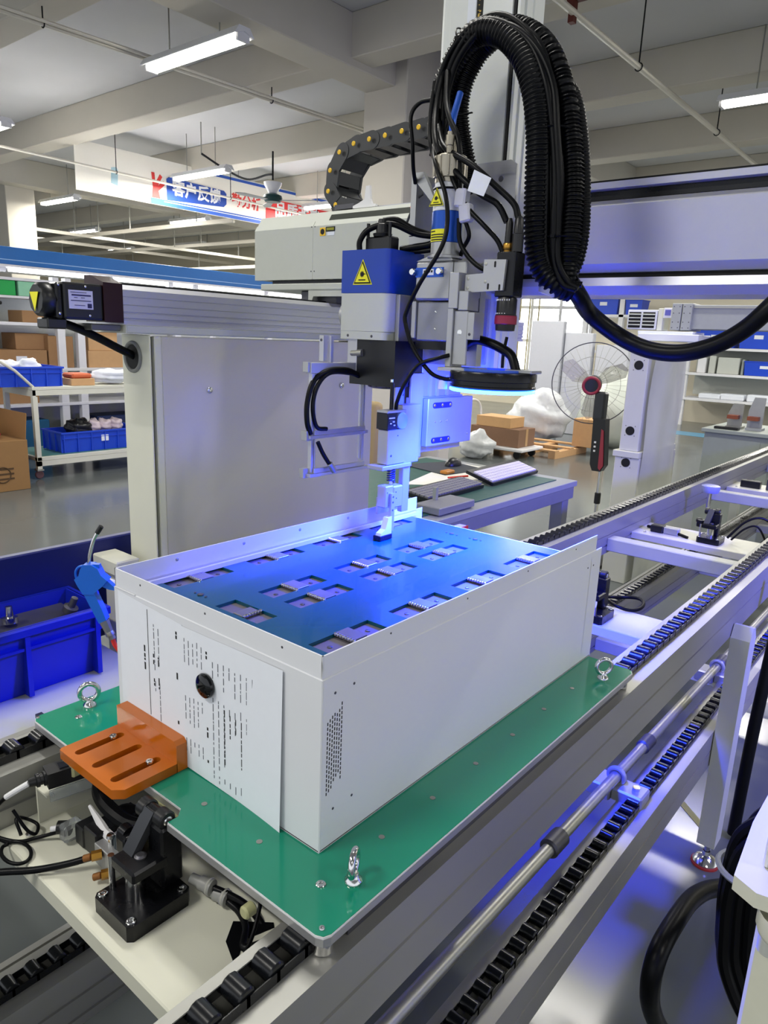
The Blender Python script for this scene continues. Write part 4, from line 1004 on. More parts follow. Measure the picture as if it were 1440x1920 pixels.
# cables around the head
cable([(-.40, .72, 1.12), (-.392, .69, 1.05), (-.372, .66, 1.0), (-.352, .64, .965), (-.34, .635, .945)], .0055, 'black cable passing in front of the blue sheath above the collar')
cable([(-.385, .71, 1.11), (-.362, .68, 1.05), (-.338, .66, 1.01), (-.31, .65, .97), (-.303, .65, .93), (-.30, .65, .88)], .0055, 'black cable right of the steel collar going to the translucent connectors')
cable([(-.42, .72, 1.10), (-.412, .70, 1.03), (-.40, .69, .98), (-.388, .70, .93), (-.39, .72, .88)], .006, 'black cable left of the steel collar going behind the bracket')
cable([(-.425, .72, 1.07), (-.45, .71, 1.065), (-.462, .7, 1.04), (-.455, .7, .99), (-.462, .715, .95), (-.474, .74, .925)], .0042, 'short looped black cable left of the steel collar')
cable([(-.39, .72, 1.07), (-.375, .71, 1.04), (-.378, .7, 1.0), (-.39, .7, .97)], .004, 'small looped black cable just left of the axis column')
cable([(-.405, .71, 1.05), (-.385, .68, .98), (-.345, .63, .93), (-.31, .62, .87), (-.302, .62, .82), (-.306, .61, .775), (-.345, .6, .71), (-.37, .6, .665), (-.374, .6, .64), (-.35, .6, .59), (-.31, .6, .55), (-.285, .61, .538), (-.262, .62, .538)], .0042, 'thin black cable crossing in front of the blue laser tube down to the ring light')
cable([(-.40, .70, 1.03), (-.35, .66, .95), (-.29, .64, .9), (-.25, .645, .87), (-.215, .65, .85), (-.195, .653, .82)], .0058, 'black camera cable curving down to the brass plug')
cable([(-.395, .70, 1.02), (-.34, .65, .96), (-.27, .64, .92), (-.22, .65, .88), (-.185, .655, .85), (-.173, .655, .825)], .0058, 'black camera cable beside it ending in the larger plug')
cable([(-.37, .68, .97), (-.31, .64, .9), (-.275, .64, .85), (-.235, .64, .815), (-.21, .648, .79), (-.198, .652, .768)], .0045, 'black cable running straight to the camera corner')
cable([(-.29, .64, .83), (-.285, .64, .79), (-.262, .64, .76), (-.232, .642, .74), (-.205, .65, .735)], .0045, 'black cable below the translucent connectors')
cable([(-.28, .645, .828), (-.272, .65, .8), (-.29, .66, .78), (-.31, .68, .765)], .004, 'short black cable bending back from the translucent connectors')
cable([(-.292, .69, .60), (-.26, .68, .612), (-.225, .672, .608), (-.195, .67, .598), (-.17, .665, .585), (-.155, .66, .558)], .009, 'thick black hose from the lower block to the ring light', nm='hose', cat='hose')
cable([(-.185, .668, .62), (-.19, .668, .59), (-.19, .668, .563)], .003, 'thin black wire hanging below the camera lens')
cable([(-.279, .619, .582), (-.295, .602, .575), (-.33, .59, .56), (-.355, .58, .52), (-.365, .575, .49), (-.372, .58, .473)], .004, 'black air tube bending down to the clear regulator knob', nm='air_tube')
cable([(-.517, .62, .779), (-.516, .62, .80), (-.50, .63, .822), (-.46, .65, .832), (-.42, .68, .815), (-.38, .70, .81)], .006, 'black cable arching from the blue head over its plug')
cable([(-.478, .645, .838), (-.455, .66, .84), (-.43, .68, .825), (-.4, .70, .815), (-.37, .71, .815)], .0065, 'black cable leaving the plug towards the laser tube')
cable([(-.45, .67, .785), (-.42, .68, .79), (-.39, .69, .795), (-.36, .70, .81)], .0065, 'black cable lying on the blue head')
cable([(-.44, .68, .781), (-.4, .69, .783), (-.36, .70, .79)], .005, 'thin black cable on the back edge of the blue head')
gw = cable([(-.505, .75, .84), (-.49, .75, .87), (-.475, .75, .895), (-.46, .75, .905)], .0028, 'thin grey wire with an orange joint above the gantry slot', m_=mat('grey_wire', '#3a3c40', .5))
MB().lathe((-.487, .75, .876), (-.48, .75, .886), [(0, .004), (.002, .0065), (.01, .0065), (.012, .004)], 10).build('wire_joint', mat('orange_plastic', '#e0561c', .5), gw, smooth=True)
for i, (x, z, a) in enumerate(((-.287, .865, .1), (-.276, .838, -.15))):
    MB().box((x-.012, .632, z-.016), (x+.012, .652, z+.016), bev=.003, rot=(0, a, 0)).build('wire_connector', mat('translucent_white_plastic', '#dfe0ee', .3, trans=.35), label=('upper' if i == 0 else 'lower') + ' translucent white wire connector right of the laser tube', cat='connector')
MB().frame((-.262, .62, .872), (1, 0, -.35), (.35, 0, 1), [(0, 0), (.035, 0), (.038, .03), (0, .034)], -.0006).build('paper_tag', PAPER, label='white printed tag wrapped on a cable beside the laser tube', cat='tag')
# ================================================================ lower left: stop unit on the cream plate
pz = -.12
def cross_plate(y0, y1, label, hump=False):
    t = thing('cross_plate', label, 'plate')
    m = MB().prism([(y0, pz-.026), (y0+.003, pz-.026), (y0+.003, pz-.003), (y1-.003, pz-.003), (y1-.003, pz-.026), (y1, pz-.026), (y1, pz), (y0+.002, pz), (y0, pz-.002)], 'x', -.4825, .0165)
    m.build('folded_plate', CREAM, t)
    for x in (-.44, -.03):
        for y in (y0+.03, y1-.03): MB().lathe((x, y, pz), (x, y, pz+.01), [(0, .006), (.004, .006), (.005, .004), (.003, .003), (.003, 0)], 12).build('screw', STEEL, t, smooth=True)
    return t
cross_plate(-.182, .02, 'cream folded plate carrying the black stopper, nearest the camera')
cross_plate(1.23, 1.40, 'blue lit folded plate between the rails just behind the chassis')
cross_plate(2.30, 2.52, 'folded plate with a black stopper farther along the conveyor')
cross_plate(3.70, 3.92, 'farthest folded plate crossing the conveyor at the right edge')

def stopper(dx, dy, label):
    t = thing('pneumatic_stopper', label, 'stopper')
    def X(p): return (p[0]+dx, p[1]+dy, p[2])
    c = .006; a, b_, c0, c1 = -.243+dx, -.159+dx, -.162+dy, -.071+dy
    MB().prism([(a, c0+c), (a+c, c0), (b_-c, c0), (b_, c0+c), (b_, c1-c), (b_-c, c1), (a+c, c1), (a, c1-c)], 'z', pz, pz+.022).build('base', BLACKM, t)
    zb = pz + .022
    for x, y in ((-.234, -.153), (-.168, -.153), (-.168, -.08), (-.234, -.08)):
        MB().lathe(X((x, y, zb)), X((x, y, zb+.01)), [(0, .0062), (.0018, .0062), (.0026, .005), (.0026, .0032), (.0006, .003), (.0006, 0)], 16).build('screw', STEEL, t, smooth=True)
    MB().cyl(X((-.203, -.125, zb)), X((-.203, -.125, -.062)), .0125, n=24).build('chrome_rod', STEEL, t, smooth=True)
    MB().cyl(X((-.238, -.137, zb)), X((-.238, -.137, -.05)), .0042, n=14).build('guide_pin', STEEL, t, smooth=True)
    MB().box(X((-.235, -.14, -.065)), X((-.182, -.088, -.048)), bev=.003).build('slide_head', BLACKM, t)
    MB().box(X((-.215, -.098, zb)), X((-.183, -.066, -.01)), bev=.003).build('upright_block', BLACKM, t)
    MB().box(X((-.262, -.118, -.07)), X((-.237, -.09, -.04)), bev=.005, seg=2).build('knuckle', BLACKM, t)
    MB().lathe(X((-.266, -.104, -.045)), X((-.246, -.104, -.045)), [(0, 0), (0, .008), (.004, .011), (.018, .011), (.02, 0)], 18).build('knuckle_boss', BLACKM, t, smooth=True)
    MB().frame(X((-.229, -.1, -.008)), (1, 0, 0), (-.1, -.5, -.86), [(0, -.014), (.0215, -.014), (.0215, .058), (0, .058)], .011).build('lever', mat('grey_black_lever', '#3c3e42', .35, .4), t)
    MB().cyl(X((-.243, -.085, -.006)), X((-.226, -.085, -.006)), .0135, n=24, bev=.002).build('roller', BLACK, t, smooth=True)
    MB().cyl(X((-.205, -.085, -.003)), X((-.187, -.085, -.003)), .0125, n=24, bev=.002).build('roller', BLACK, t, smooth=True)
    MB().cyl(X((-.226, -.085, -.0045)), X((-.205, -.085, -.0045)), .0095, n=18).build('roller_shaft', BLACKM, t, smooth=True)
    MB().lathe(X((-.187, -.085, -.003)), X((-.18, -.085, -.003)), [(0, .006), (.001, .0065), (.002, .005), (.0015, .003), (.0015, 0)], 16).build('screw', STEEL, t, smooth=True)
    MB().lathe(X((-.205, -.115, -.048)), X((-.205, -.115, -.04)), [(0, .008), (.002, .008), (.004, .005), (.003, 0)], 14).build('nut', DSTEEL, t, smooth=True)
    return t
stopper(0, 0, 'black pneumatic stopper with grey lever on the nearest cream plate')
stopper(.0, 1.40, 'black stopper mostly hidden behind the right end of the chassis')
stopper(.0, 2.50, 'small black stopper standing on the farther plate at the right')

# photo sensor on its angle bracket
sb = MB(); sb.prism([(-.46, pz), (-.456, pz), (-.456, -.062), (-.425, -.062), (-.425, -.059), (-.46, -.059)], 'y', -.13, -.03)
sb.build('angle_bracket', CREAM, label='cream angle bracket under the black photo sensor', cat='bracket')
ps = thing('photo_sensor', 'long black photo sensor with white cable sleeve beside the orange bracket', 'sensor')
o_ = Vector((-.43, -.14, -.042)); d_ = Vector((.018, .085, .0)).normalized(); s_ = Vector((d_.y, -d_.x, 0))
MB().frame(tuple(o_ + d_*.012), tuple(d_), tuple(s_), rect(0, .085, -.014, .014), -.024).build('sensor_body', BLACK, ps)
MB().frame(tuple(o_ + d_*.03 + Vector((0, 0, .024))), tuple(d_), tuple(s_), rect(0, .035, -.008, .008), -.0012).build('sensor_window', mat('dark_gloss', '#1c1e26', .1, var=0), ps)
q = o_ + Vector((0, 0, .012))
MB().lathe(tuple(q + d_*.013), tuple(q - d_*.02), [(0, .011), (.004, .011), (.005, .008), (.009, .008), (.01, .01), (.014, .01), (.015, .007), (.024, .006), (.024, 0)], 16).build('cable_gland', BLACK, ps, smooth=True)
MB().tube([tuple(q - d_*.01), (-.447, -.162, -.043), (-.46, -.172, -.055)], .0042, n=10).build('white_sleeve', FITTING, ps, smooth=True)
MB().frame(tuple(o_ + d_*.012 + s_*.016 + Vector((0, 0, -.018))), tuple(d_), (0, 0, 1), rect(0, .08, 0, .018), .002).build('clear_cover', CLEAR, ps)
dot(-.412, -.128, -.05, (.6, -.8, 0), .004, ps, 'screw', STEEL)
cable([(-.46, -.172, -.055), (-.478, -.178, -.075), (-.49, -.19, -.1), (-.5, -.25, -.11)], .003, 'thin black sensor cable running off at the left edge')
cable([(-.445, -.17, -.07), (-.43, -.16, -.1), (-.425, -.15, -.11), (-.44, -.14, -.108), (-.455, -.15, -.1), (-.45, -.165, -.09), (-.43, -.168, -.105)], .0024, 'small upright loop of thin black cable below the sensor')
cable([(-.50, -.2, -.112), (-.46, -.186, -.115), (-.433, -.17, -.116), (-.42, -.15, -.114), (-.405, -.135, -.108), (-.395, -.13, -.103)], .0028, 'thin black cable running to the clear valve plug')
lp = [( -.414 + math.cos(a)*.028, -.183 + math.sin(a)*.0165, -.116) for a in [2*math.pi*k/14 for k in range(15)]]
cable([(-.52, -.21, -.118), (-.47, -.19, -.117)] + lp[7:] + lp[1:8], .0026, 'thin black cable coiled into a flat loop on the cream plate')
cable([(-.43, -.26, -.122), (-.392, -.219, -.114), (-.358, -.185, -.112), (-.33, -.152, -.107), (-.308, -.122, -.1)], .0048, 'thick black air tube lying on the cream plate', nm='air_tube')
# solenoid valve
sv = thing('solenoid_valve', 'black solenoid valve with clear plug and brass fittings', 'valve')
MB().box((-.352, -.115, pz+.002), (-.318, -.04, pz+.042), bev=.002).build('coil', BLACK, sv)
MB().box((-.376, -.116, pz+.002), (-.3525, -.085, pz+.034), bev=.002).build('plug_base', BLACK, sv)
MB().box((-.398, -.13, pz+.003), (-.3765, -.10, pz+.03), bev=.004).build('clear_plug', CLEAR, sv)
MB().cyl((-.402, -.128, pz+.02), (-.392, -.118, pz+.02), .0095, n=18).build('plug_nut', BLACK, sv, smooth=True)
MB().cyl((-.408, -.135, pz+.018), (-.4, -.127, pz+.02), .0042, n=12).build('white_ferrule', FITTING, sv, smooth=True)
MB().lathe((-.333, -.06, pz+.042), (-.333, -.06, pz+.06), [(0, .016), (.005, .016), (.007, .012), (.01, 0)], 14).build('override_cap', BLACK, sv, smooth=True)
MB().box((-.3175, -.118, pz+.002), (-.268, -.052, pz+.034), bev=.001).build('valve_block', ALUW, sv)
for x, y, z, L in ((-.296, -.119, pz+.028, .014), (-.272, -.119, pz+.012, .014)):
    b = MB().cyl((x, y, z), (x-.006, y-.012, z), .0068, n=6).build('brass_nut', BRASS, sv)
    MB().cyl((x-.006, y-.012, z), (x-.006-L*.45, y-.012-L*.6, z-.002), .0048, n=12, bev=.001).build('silencer', mat('sintered_bronze', '#8a5c30', .6, .5, bump=.3, scale=900), sv, smooth=True)
MB().lathe((-.296, -.105, pz+.034), (-.296, -.105, pz+.05), [(0, .004), (.012, .004), (.013, .006), (.017, .005), (.018, 0)], 12).build('flow_screw', STEEL, sv, smooth=True)
MB().lathe((-.285, -.095, pz+.034), (-.285, -.095, pz+.05), [(0, .011), (.012, .011), (.02, .006), (.022, 0)], 16).build('elbow_fitting', mat('dark_blue_grey', '#2c363c', .4), sv, smooth=True)
# black and white strap under the orange bracket
MB().tube([(-.41, -.055, -.055), (-.375, -.075, -.06), (-.34, -.08, -.065), (-.30, -.075, -.07), (-.265, -.07, -.06), (-.25, -.065, -.05)], .011, n=10).build('cable_sleeve', RUBBER, label='fat black cable sleeve under the orange bracket', cat='cable', smooth=True)
MB().tube([(-.375, -.092, -.07), (-.34, -.096, -.078), (-.318, -.098, -.084), (-.29, -.094, -.086), (-.262, -.086, -.08)], lambda t: .0025 + .0045*math.sin(math.pi*t), n=8).build('white_tie', FITTING, label='white plastic strip lying against the black sleeve', cat='strip', smooth=True)
# fittings and tubes right of the stopper
for i, (x, y) in enumerate(((-.150, -.052), (-.128, -.045))):
    t = thing('flow_fitting', ('left' if i == 0 else 'right') + ' grey push-in air fitting beside the black base', 'fitting')
    MB().lathe((x-.025, y-.008, pz+.022-i*.008), (x+.012, y+.002, pz+.02-i*.008), [(0, 0), (0, .007), (.014, .007), (.015, .009), (.026, .009), (.027, .0105), (.034, .0105), (.036, .006)], 16).build('body', mat('grey_plastic', '#8e8f8c', .45), t, smooth=True)
    MB().torus((x+.004, y, pz+.021-i*.008), (1, .25, 0), .0095, .0016, n=20, m=6).build('release_ring', mat('pale_grey_ring', '#b5b5ae', .4), t, smooth=True)
cable([(-.14, -.05, pz+.02), (-.12, -.043, pz+.018), (-.095, -.035, pz+.012), (-.07, -.032, pz+.0), (-.05, -.035, pz-.02), (-.04, -.05, pz-.05)], .0048, 'black air tube from the left grey fitting to the right', nm='air_tube')
cable([(-.118, -.045, pz+.01), (-.095, -.045, pz+.008), (-.07, -.055, pz+.0065), (-.05, -.075, pz+.006), (-.035, -.06, pz+.01), (-.02, -.04, pz+.02)], .0048, 'black air tube from the right grey fitting', nm='air_tube')
MB().frame((-.095, -.055, pz+.001), (.8, -.6, 0), (.6, .8, 0), [(0, 0), (.03, -.01), (.07, .0), (.032, .012), (.02, .05), (.012, .05)], -.012).build('rubber_wedge', RUBBER, label='black Y shaped rubber piece at the plate edge under the pallet', cat='rubber piece')
cable([(-.09, .0, -.05), (-.075, -.02, -.06), (-.05, -.05, -.075), (-.035, -.075, -.09), (-.025, -.1, -.1)], .0026, 'thin black wire sagging below the near pallet edge')
MB().cyl((-.055, -.098, -.028), (-.055, -.085, -.028), .0098, n=14, bev=.002).build('peg', RESIN, label='pale translucent peg below the near pallet edge', cat='peg', smooth=True) if False else None
# black cable loop on the far plate
lp = [(-.175 + math.cos(a)*.055, 1.435 + math.sin(a)*.05, pz+.012 + .006*math.sin(2*a)) for a in [2*math.pi*k/16 for k in range(17)]]
cable(lp + lp[1:14], .005, 'black cable coil lying on the plate right behind the chassis')
cable([(-.28, 2.36, pz+.005), (-.35, 2.38, pz+.012), (-.42, 2.4, pz+.01), (-.46, 2.42, pz+.006)], .006, 'black cable lying on the left part of the farther plate')
cable([(-.15, 2.42, pz+.02), (-.1, 2.44, pz+.09), (-.05, 2.47, pz+.11), (.0, 2.5, pz+.07), (.0, 2.52, pz+.0)], .005, 'tall arching black tube beside the farther stopper', nm='air_tube')
cable([(-.14, 2.44, pz+.01), (-.1, 2.46, pz+.06), (-.06, 2.48, pz+.07), (-.02, 2.5, pz+.0)], .004, 'lower arching black tube beside the farther stopper', nm='air_tube')
v = thing('valve_block', 'small grey and black valve lying on the farther plate', 'valve')
MB().box((-.43, 2.36, pz), (-.38, 2.4, pz+.03), bev=.003).build('body', BLACK, v); MB().box((-.38, 2.365, pz), (-.32, 2.395, pz+.028), bev=.003).build('end_part', ALUW, v)
v = thing('valve_block', 'dark valve cluster on the farthest plate at the right edge', 'valve')
MB().box((-.43, 3.76, pz), (-.33, 3.8, pz+.04), bev=.003).build('body', BLACK, v); MB().box((-.3, 3.76, pz), (-.2, 3.84, pz+.06), bev=.003).build('end_part', DSTEEL, v)
MB().lathe((-.36, 2.9, -.02), (-.36, 2.9, .02), [(0, 0), (0, .035), (.01, .04), (.03, .04), (.034, .03), (.034, 0)], 20).build('round_sensor', mat('lavender_cap', '#8e94c4', .3), label='round lavender topped sensor beside the left rail', cat='sensor', smooth=True)
MB().cyl((-.36, 2.9, -.1), (-.36, 2.9, -.021), .01, n=12).build('sensor_post', STEEL, label='thin steel post below the round sensor', cat='post', smooth=True)
m = thing('reed_sensor', 'tiny red and white sensor block peeking over the cover board', 'sensor')
MB().box((-.56, 1.1, .086), (-.535, 1.13, .104), bev=.002).build('body', FITTING, m); MB().box((-.534, 1.1, .086), (-.53, 1.13, .104)).build('red_face', RED, m)
MB().box((-.57, 1.1, -.035), (-.53, 1.135, .0855), bev=.002).build('holder', ALUW, m)

# ================================================================ left of the conveyor: parts table, crates, air gun
tb_ = thing('parts_table', 'light grey parts table left of the conveyor', 'table')
MB().box((-1.75, -.9, -.165), (-.72, .28, -.1655+.032), bev=.003).build('table_top', LGREY, tb_)
for x, y in ((-1.7, -.85), (-.78, -.85), (-1.7, .24), (-.78, .24)): MB().box((x-.02, y-.02, FLOOR), (x+.02, y+.02, -.16)).build('leg', LGREY, tb_)
MB().box((-.745, .0, -.133), (-.722, .012, -.105)).build('upright_tab', DSTEEL, tb_)
def crate(x0, x1, y0, y1, z0, h, m_, label, group=None, ribs=True, axis='x', fill=None, lbl=False):
    t = thing('storage_crate', label, 'crate', group)
    th = .008 if (x1-x0) > .2 else .006
    body = MB(); k = .02
    b = [(x0+k, y0+k), (x1-k, y0+k), (x1-k, y1-k), (x0+k, y1-k)]; tt = [(x0, y0), (x1, y0), (x1, y1), (x0, y1)]
    bm = body.bm
    ob = [bm.verts.new((*p, z0)) for p in b]; ot = [bm.verts.new((*p, z0+h)) for p in tt]
    it = [bm.verts.new((p[0] + (th if p[0] == x0 else -th), p[1] + (th if p[1] == y0 else -th), z0+h)) for p in tt]
    ib = [bm.verts.new((p[0] + (th if p[0] < (x0+x1)/2 else -th), p[1] + (th if p[1] < (y0+y1)/2 else -th), z0+.006)) for p in b]
    bm.faces.new(ob[::-1]); bm.faces.new(ib)
    for i in range(4):
        j = (i+1) % 4
        bm.faces.new((ob[i], ob[j], ot[j], ot[i])); bm.faces.new((ot[i], ot[j], it[j], it[i])); bm.faces.new((it[i], it[j], ib[j], ib[i]))
    body.build('body', m_, t)
    rim_ = MB(); e = .01
    for (a0, a1, c0, c1) in ((x0-e, x1+e, y0-e, y0+.004), (x0-e, x1+e, y1-.004, y1+e), (x0-e, x0+.004, y0, y1), (x1-.004, x1+e, y0, y1)): rim_.box((a0, c0, z0+h-.018), (a1, c1, z0+h), bev=.002)
    rim_.build('rim', m_, t)
    if ribs:
        n = max(3, int((y1-y0)/.14)); 
        for i in range(n+1):
            y = y0 + .02 + (y1-y0-.04)*i/n
            MB().box((x1-k*.9, y-.005, z0+.003), (x1+.006, y+.005, z0+h-.015)).build('rib', m_, t)
        n = max(2, int((x1-x0)/.14))
        for i in range(n+1):
            x = x0 + .02 + (x1-x0-.04)*i/n
            MB().box((x-.005, y0-.006, z0+.003), (x+.005, y0+k*.9, z0+h-.015)).build('rib', m_, t)
        MB().box((x1-.012, y0, z0+h*.68), (x1+.0035, y1, z0+h*.68+.006)).build('band', m_, t)
    if lbl: MB().box((x1-.006, (y0+y1)/2-.04, z0+h*.45), (x1+.003, (y0+y1)/2+.04, z0+h*.75)).build('label_card', PAPER, t)
    return t
crate(-1.028, -.865, -.42, .215, -.132, .152, CRATE, 'dark blue ribbed crate of metal parts on the grey table, nearest')
MB().box((-1.062, -.6, -.1325), (-1.04, .405, .115), bev=.003).build('crate_lid', mat('navy_crate_plastic', '#071566', .42, var=.05), label='long navy crate lid standing on edge behind the ribbed crate', cat='crate lid')
rp = random.Random(11)
METAL = ['bright chromed fitting in the ribbed crate', 'grey zinc fitting in the ribbed crate', 'satin aluminium fitting in the ribbed crate', 'dark steel fitting in the ribbed crate']
for i in range(4):
    x = -.92 - rp.uniform(0, .06); y = rp.uniform(-.1, .17); 
    m = MB().lathe((x, y, .0+rp.uniform(0, .005)), (x+rp.uniform(-.03, .03), y+rp.uniform(-.03, .03), .03), [(0, 0), (0, .016), (.012, .016), (.014, .008), (.035, .007), (.036, 0)], 12)
    m.build('metal_part', [STEEL, ZINC, ALUW, DSTEEL][i % 4], smooth=True, label=METAL[i], cat='metal part')
MB().box((-1.0, -.39, -.11), (-.885, .185, -.002)).build('parts_fill', DSTEEL, label='dark small parts filling the ribbed blue crate', cat='parts', kind='stuff')
pc = thing('bracket_post', 'cream square tube post with end block between crate and chassis', 'post')
MB().box((-1.01, .30, FLOOR), (-.965, .345, .05), bev=.003).build('post', CREAM, pc)
MB().box((-1.035, .285, .051), (-.93, .345, .086), bev=.003).build('end_block', CREAM, pc)
dot(-.965, .32, -.02, (1, 0, 0), .003, pc, 'screw', DSTEEL)

# air gun
ag = thing('air_gun', 'blue air blow gun hanging nozzle up beside the chassis', 'air gun')
O = Vector((-.700, .10, .150)); U = Vector((.77, .638, 0)); Vz = Vector((0, 0, 1)); px = .00094
def g2(x, y): return ((x-158)*px, (1090-y)*px)      # outline coordinates measured around the grip
def gun(pts, th, nm, m_, parent=ag, off=0):
    n = U.cross(Vz); o = O + n*(-th/2 + off)
    return MB().frame(tuple(o), tuple(U), tuple(Vz), [g2(*p) for p in pts], th).build(nm, m_, parent)
AGB = mat('azure_blue_plastic', '#1560c8', .35)
gun([(150, 1057), (166, 1057), (178, 1064), (184, 1078), (196, 1088), (186, 1100), (172, 1112), (166, 1118), (146, 1118), (136, 1100), (131, 1088), (140, 1080), (144, 1066)], .022, 'gun_body', AGB)
gun([(146, 1116), (168, 1114), (172, 1126), (182, 1150), (189, 1172), (174, 1180), (160, 1148)], .018, 'handle', AGB)
gun([(182, 1080), (196, 1092), (208, 1103), (212, 1110), (196, 1108), (182, 1102)], .012, 'trigger', AGB)
gun([(166, 1057), (179, 1057), (180, 1064), (174, 1064), (166, 1063)], .01, 'hook', AGB)
def g3(x, y): a, b = g2(x, y); return tuple(O + U*a + Vz*b)
MB().tube([g3(146, 1062), g3(136, 1066), g3(130, 1076), g3(131, 1090), g3(136, 1096)], .0022, n=8).build('hanging_loop', AGB, ag, smooth=True)
MB().tube([g3(157, 1058), g3(160, 1040), g3(168, 1012), g3(178, 992)], .0032, n=12).build('nozzle_tube', STEEL, ag, smooth=True)
MB().cyl(g3(177, 994), g3(186, 980), .0046, n=12).build('nozzle_tip', BLACK, ag, smooth=True)
MB().cyl(g3(181, 1176), g3(191, 1203), .0098, .0078, n=8).build('coupling', mat('nickel_fitting', '#8a877c', .35, .8), ag)
MB().lathe(g3(188, 1196), g3(198, 1220), [(0, .006), (.004, .0085), (.012, .0085), (.013, .0065), (.02, .0065), (.02, 0)], 12).build('quick_connector', MATS['nickel_fitting'], ag, smooth=True)
MB().tube([g3(195, 1212), g3(200, 1228), g3(210, 1242), g3(222, 1250), (-.63, .16, -.03), (-.64, .24, -.12), (-.66, .3, -.3)], .0044, n=10).build('red_air_hose', RED, label='thin red hose leading from the blue air gun', cat='hose', smooth=True)
MB().box((-.74, .135, .13), (-.66, .15, .136)).build('gun_rest', LGREY, label='small grey tab the air gun hangs on', cat='bracket')

# ================================================================ right foreground
fd = thing('corner_fixture', 'cream fixture head on a square post cut off by the right edge', 'fixture')
z = .06
MB().prism([(.398, .34), (.405, .228), (.43, .215), (.56, .24), (.56, .62), (.40, .47)], 'z', z-.018, z).build('top_plate', CREAM, fd)
MB().box((.425, .262, z), (.432, .50, z+.09), bev=.002).build('side_frame', CREAM, fd)
MB().box((.432, .262, z), (.56, .268, z+.012)).build('front_frame', CREAM, fd)
MB().box((.44, .28, z+.001), (.56, .48, z+.08)).build('dark_core', DSTEEL, fd)
MB().lathe((.468, .232, z-.05), (.468, .232, z-.018), [(0, 0), (0, .028), (.006, .034), (.012, .036), (.032, .036)], 24).build('collar', CREAM, fd, smooth=True)
MB().lathe((.455, .245, z), (.455, .245, z+.006), [(0, .01), (.004, .01), (.004, 0)], 18).build('blue_knob', BLUE, fd, smooth=True)
MB().box((.428, .28, FLOOR), (.56, .42, z-.06), bev=.004).build('post', mat('pale_cream_post', '#d6d6c2', .5), fd)
MB().cyl((.445, .262, z-.10), (.445, .262, z-.05), .011, n=14, bev=.002).build('grey_pin', LGREY, fd, smooth=True)
cb = thing('cable_bundle', 'fat bundle of black cables tied with a grey strap at lower right', 'cable bundle')
bc = [(.52, .8, -.13), (.42, .8, -.18), (.352, .8, -.25), (.338, .8, -.34), (.342, .8, -.44), (.36, .79, -.52), (.43, .77, -.60), (.56, .74, -.66)]
rb = random.Random(3)
for k in range(9):
    a = k * 2.39996; r_ = .012*math.sqrt(k)*1.05
    MB().tube([(p[0]+math.cos(a)*r_, p[1]+math.sin(a)*r_*.6, p[2]+math.sin(a)*r_*.8) for p in bc], .0145, n=10).build('cable', RUBBER, cb, smooth=True)
MB().torus((.341, .8, -.33), (.05, .0, 1), .05, .006, n=28, m=6).build('strap', mat('grey_strap', '#8f949c', .5), cb, smooth=True)
cable([(.5, 1.08, -.5), (.38, 1.05, -.51), (.28, .97, -.515), (.252, .85, -.475), (.25, .71, -.445), (.25, .62, -.455), (.25, .615, -.53), (.25, .68, -.64), (.25, .80, -.79), (.25, .88, -.885)], .018, 'thick black hose curving down to the floor at lower right', n=16, nm='hose', cat='hose')
cable([(.165, 1.86, -.05), (.163, 1.80, -.31), (.16, 1.76, -.57), (.16, 1.735, -.885)], .018, 'dark straight tube standing in for the shaded side of the conveyor leg', nm='hose', cat='hose')  # made-up dark tube in place of the leg's shaded side
MB().prism([(-.03, 1.80), (.08, 1.70), (.095, 1.72), (-.015, 1.82)], 'z', FLOOR, FLOOR+.002).build('floor_tape', mat('olive_floor_tape', '#6e6a2c', .5), label='olive strip of tape on the floor behind the conveyor leg', cat='tape')
# ================================================================ desk behind the conveyor
dk = thing('work_desk', 'grey steel desk with green mat beyond the conveyor', 'desk')
MB().box((-1.72, 1.3, -.03), (-.862, 2.58, -.004), bev=.002).build('desk_top', mat('grey_desk_edge', '#8f9291', .45), dk)
MB().box((-1.68, 1.32, -.004), (-.93, 2.5, 0)).build('green_mat', mat('dark_green_mat', '#1f5148', .5, var=.08), dk)
MB().box((-.885, 1.33, -.085), (-.867, 2.56, -.031), bev=.001).build('apron', mat('steel_grey_paint', '#878990', .4, .3), dk)
MB().box((-1.7, 2.54, -.085), (-.887, 2.558, -.031)).build('apron', MATS['steel_grey_paint'], dk)
for x, y in ((-.91, 2.515), (-1.68, 2.515), (-.91, 1.35), (-1.68, 1.35)): MB().box((x-.03, y-.03, FLOOR), (x+.03, y+.03, -.031), bev=.003).build('leg', MATS['steel_grey_paint'], dk)
kb = thing('keyboard', 'white keyed keyboard tilted on two feet at the right of the desk', 'keyboard', loc=(0, 0, 0))
def keyboard(t, o, u, v, L, D, m_key, feet):
    o = Vector(o); u = Vector(u).normalized(); v = Vector(v).normalized(); n = u.cross(v)
    MB().frame(tuple(o), tuple(u), tuple(v), [(0, .006), (.006, 0), (L-.006, 0), (L, .006), (L, D), (0, D)], .014).build('case', BLACK, t)
    me = None; nx, ny = int((L-.02)/.0195), int((D-.02)/.0205)
    m = MB(); m.frame((0, 0, 0), tuple(u), tuple(v), [(0, 0), (.0165, 0), (.0165, .0175), (0, .0175)], .0065); me = m.mesh('key', m_key)
    for i in range(nx):
        for j in range(ny):
            k = link('key', me, t); k.location = o + n*.014 + u*(.01 + i*.0195) + v*(.01 + j*.0205)
    if feet:
        for s in (.06, L-.07): MB().frame(tuple(o + v*(D-.025) + u*s), tuple(u), (0, 0, -1), [(0, 0), (.02, 0), (.018, .032), (.004, .032)], .005).build('foot', mat('blue_black_foot', '#10204a', .4), t)
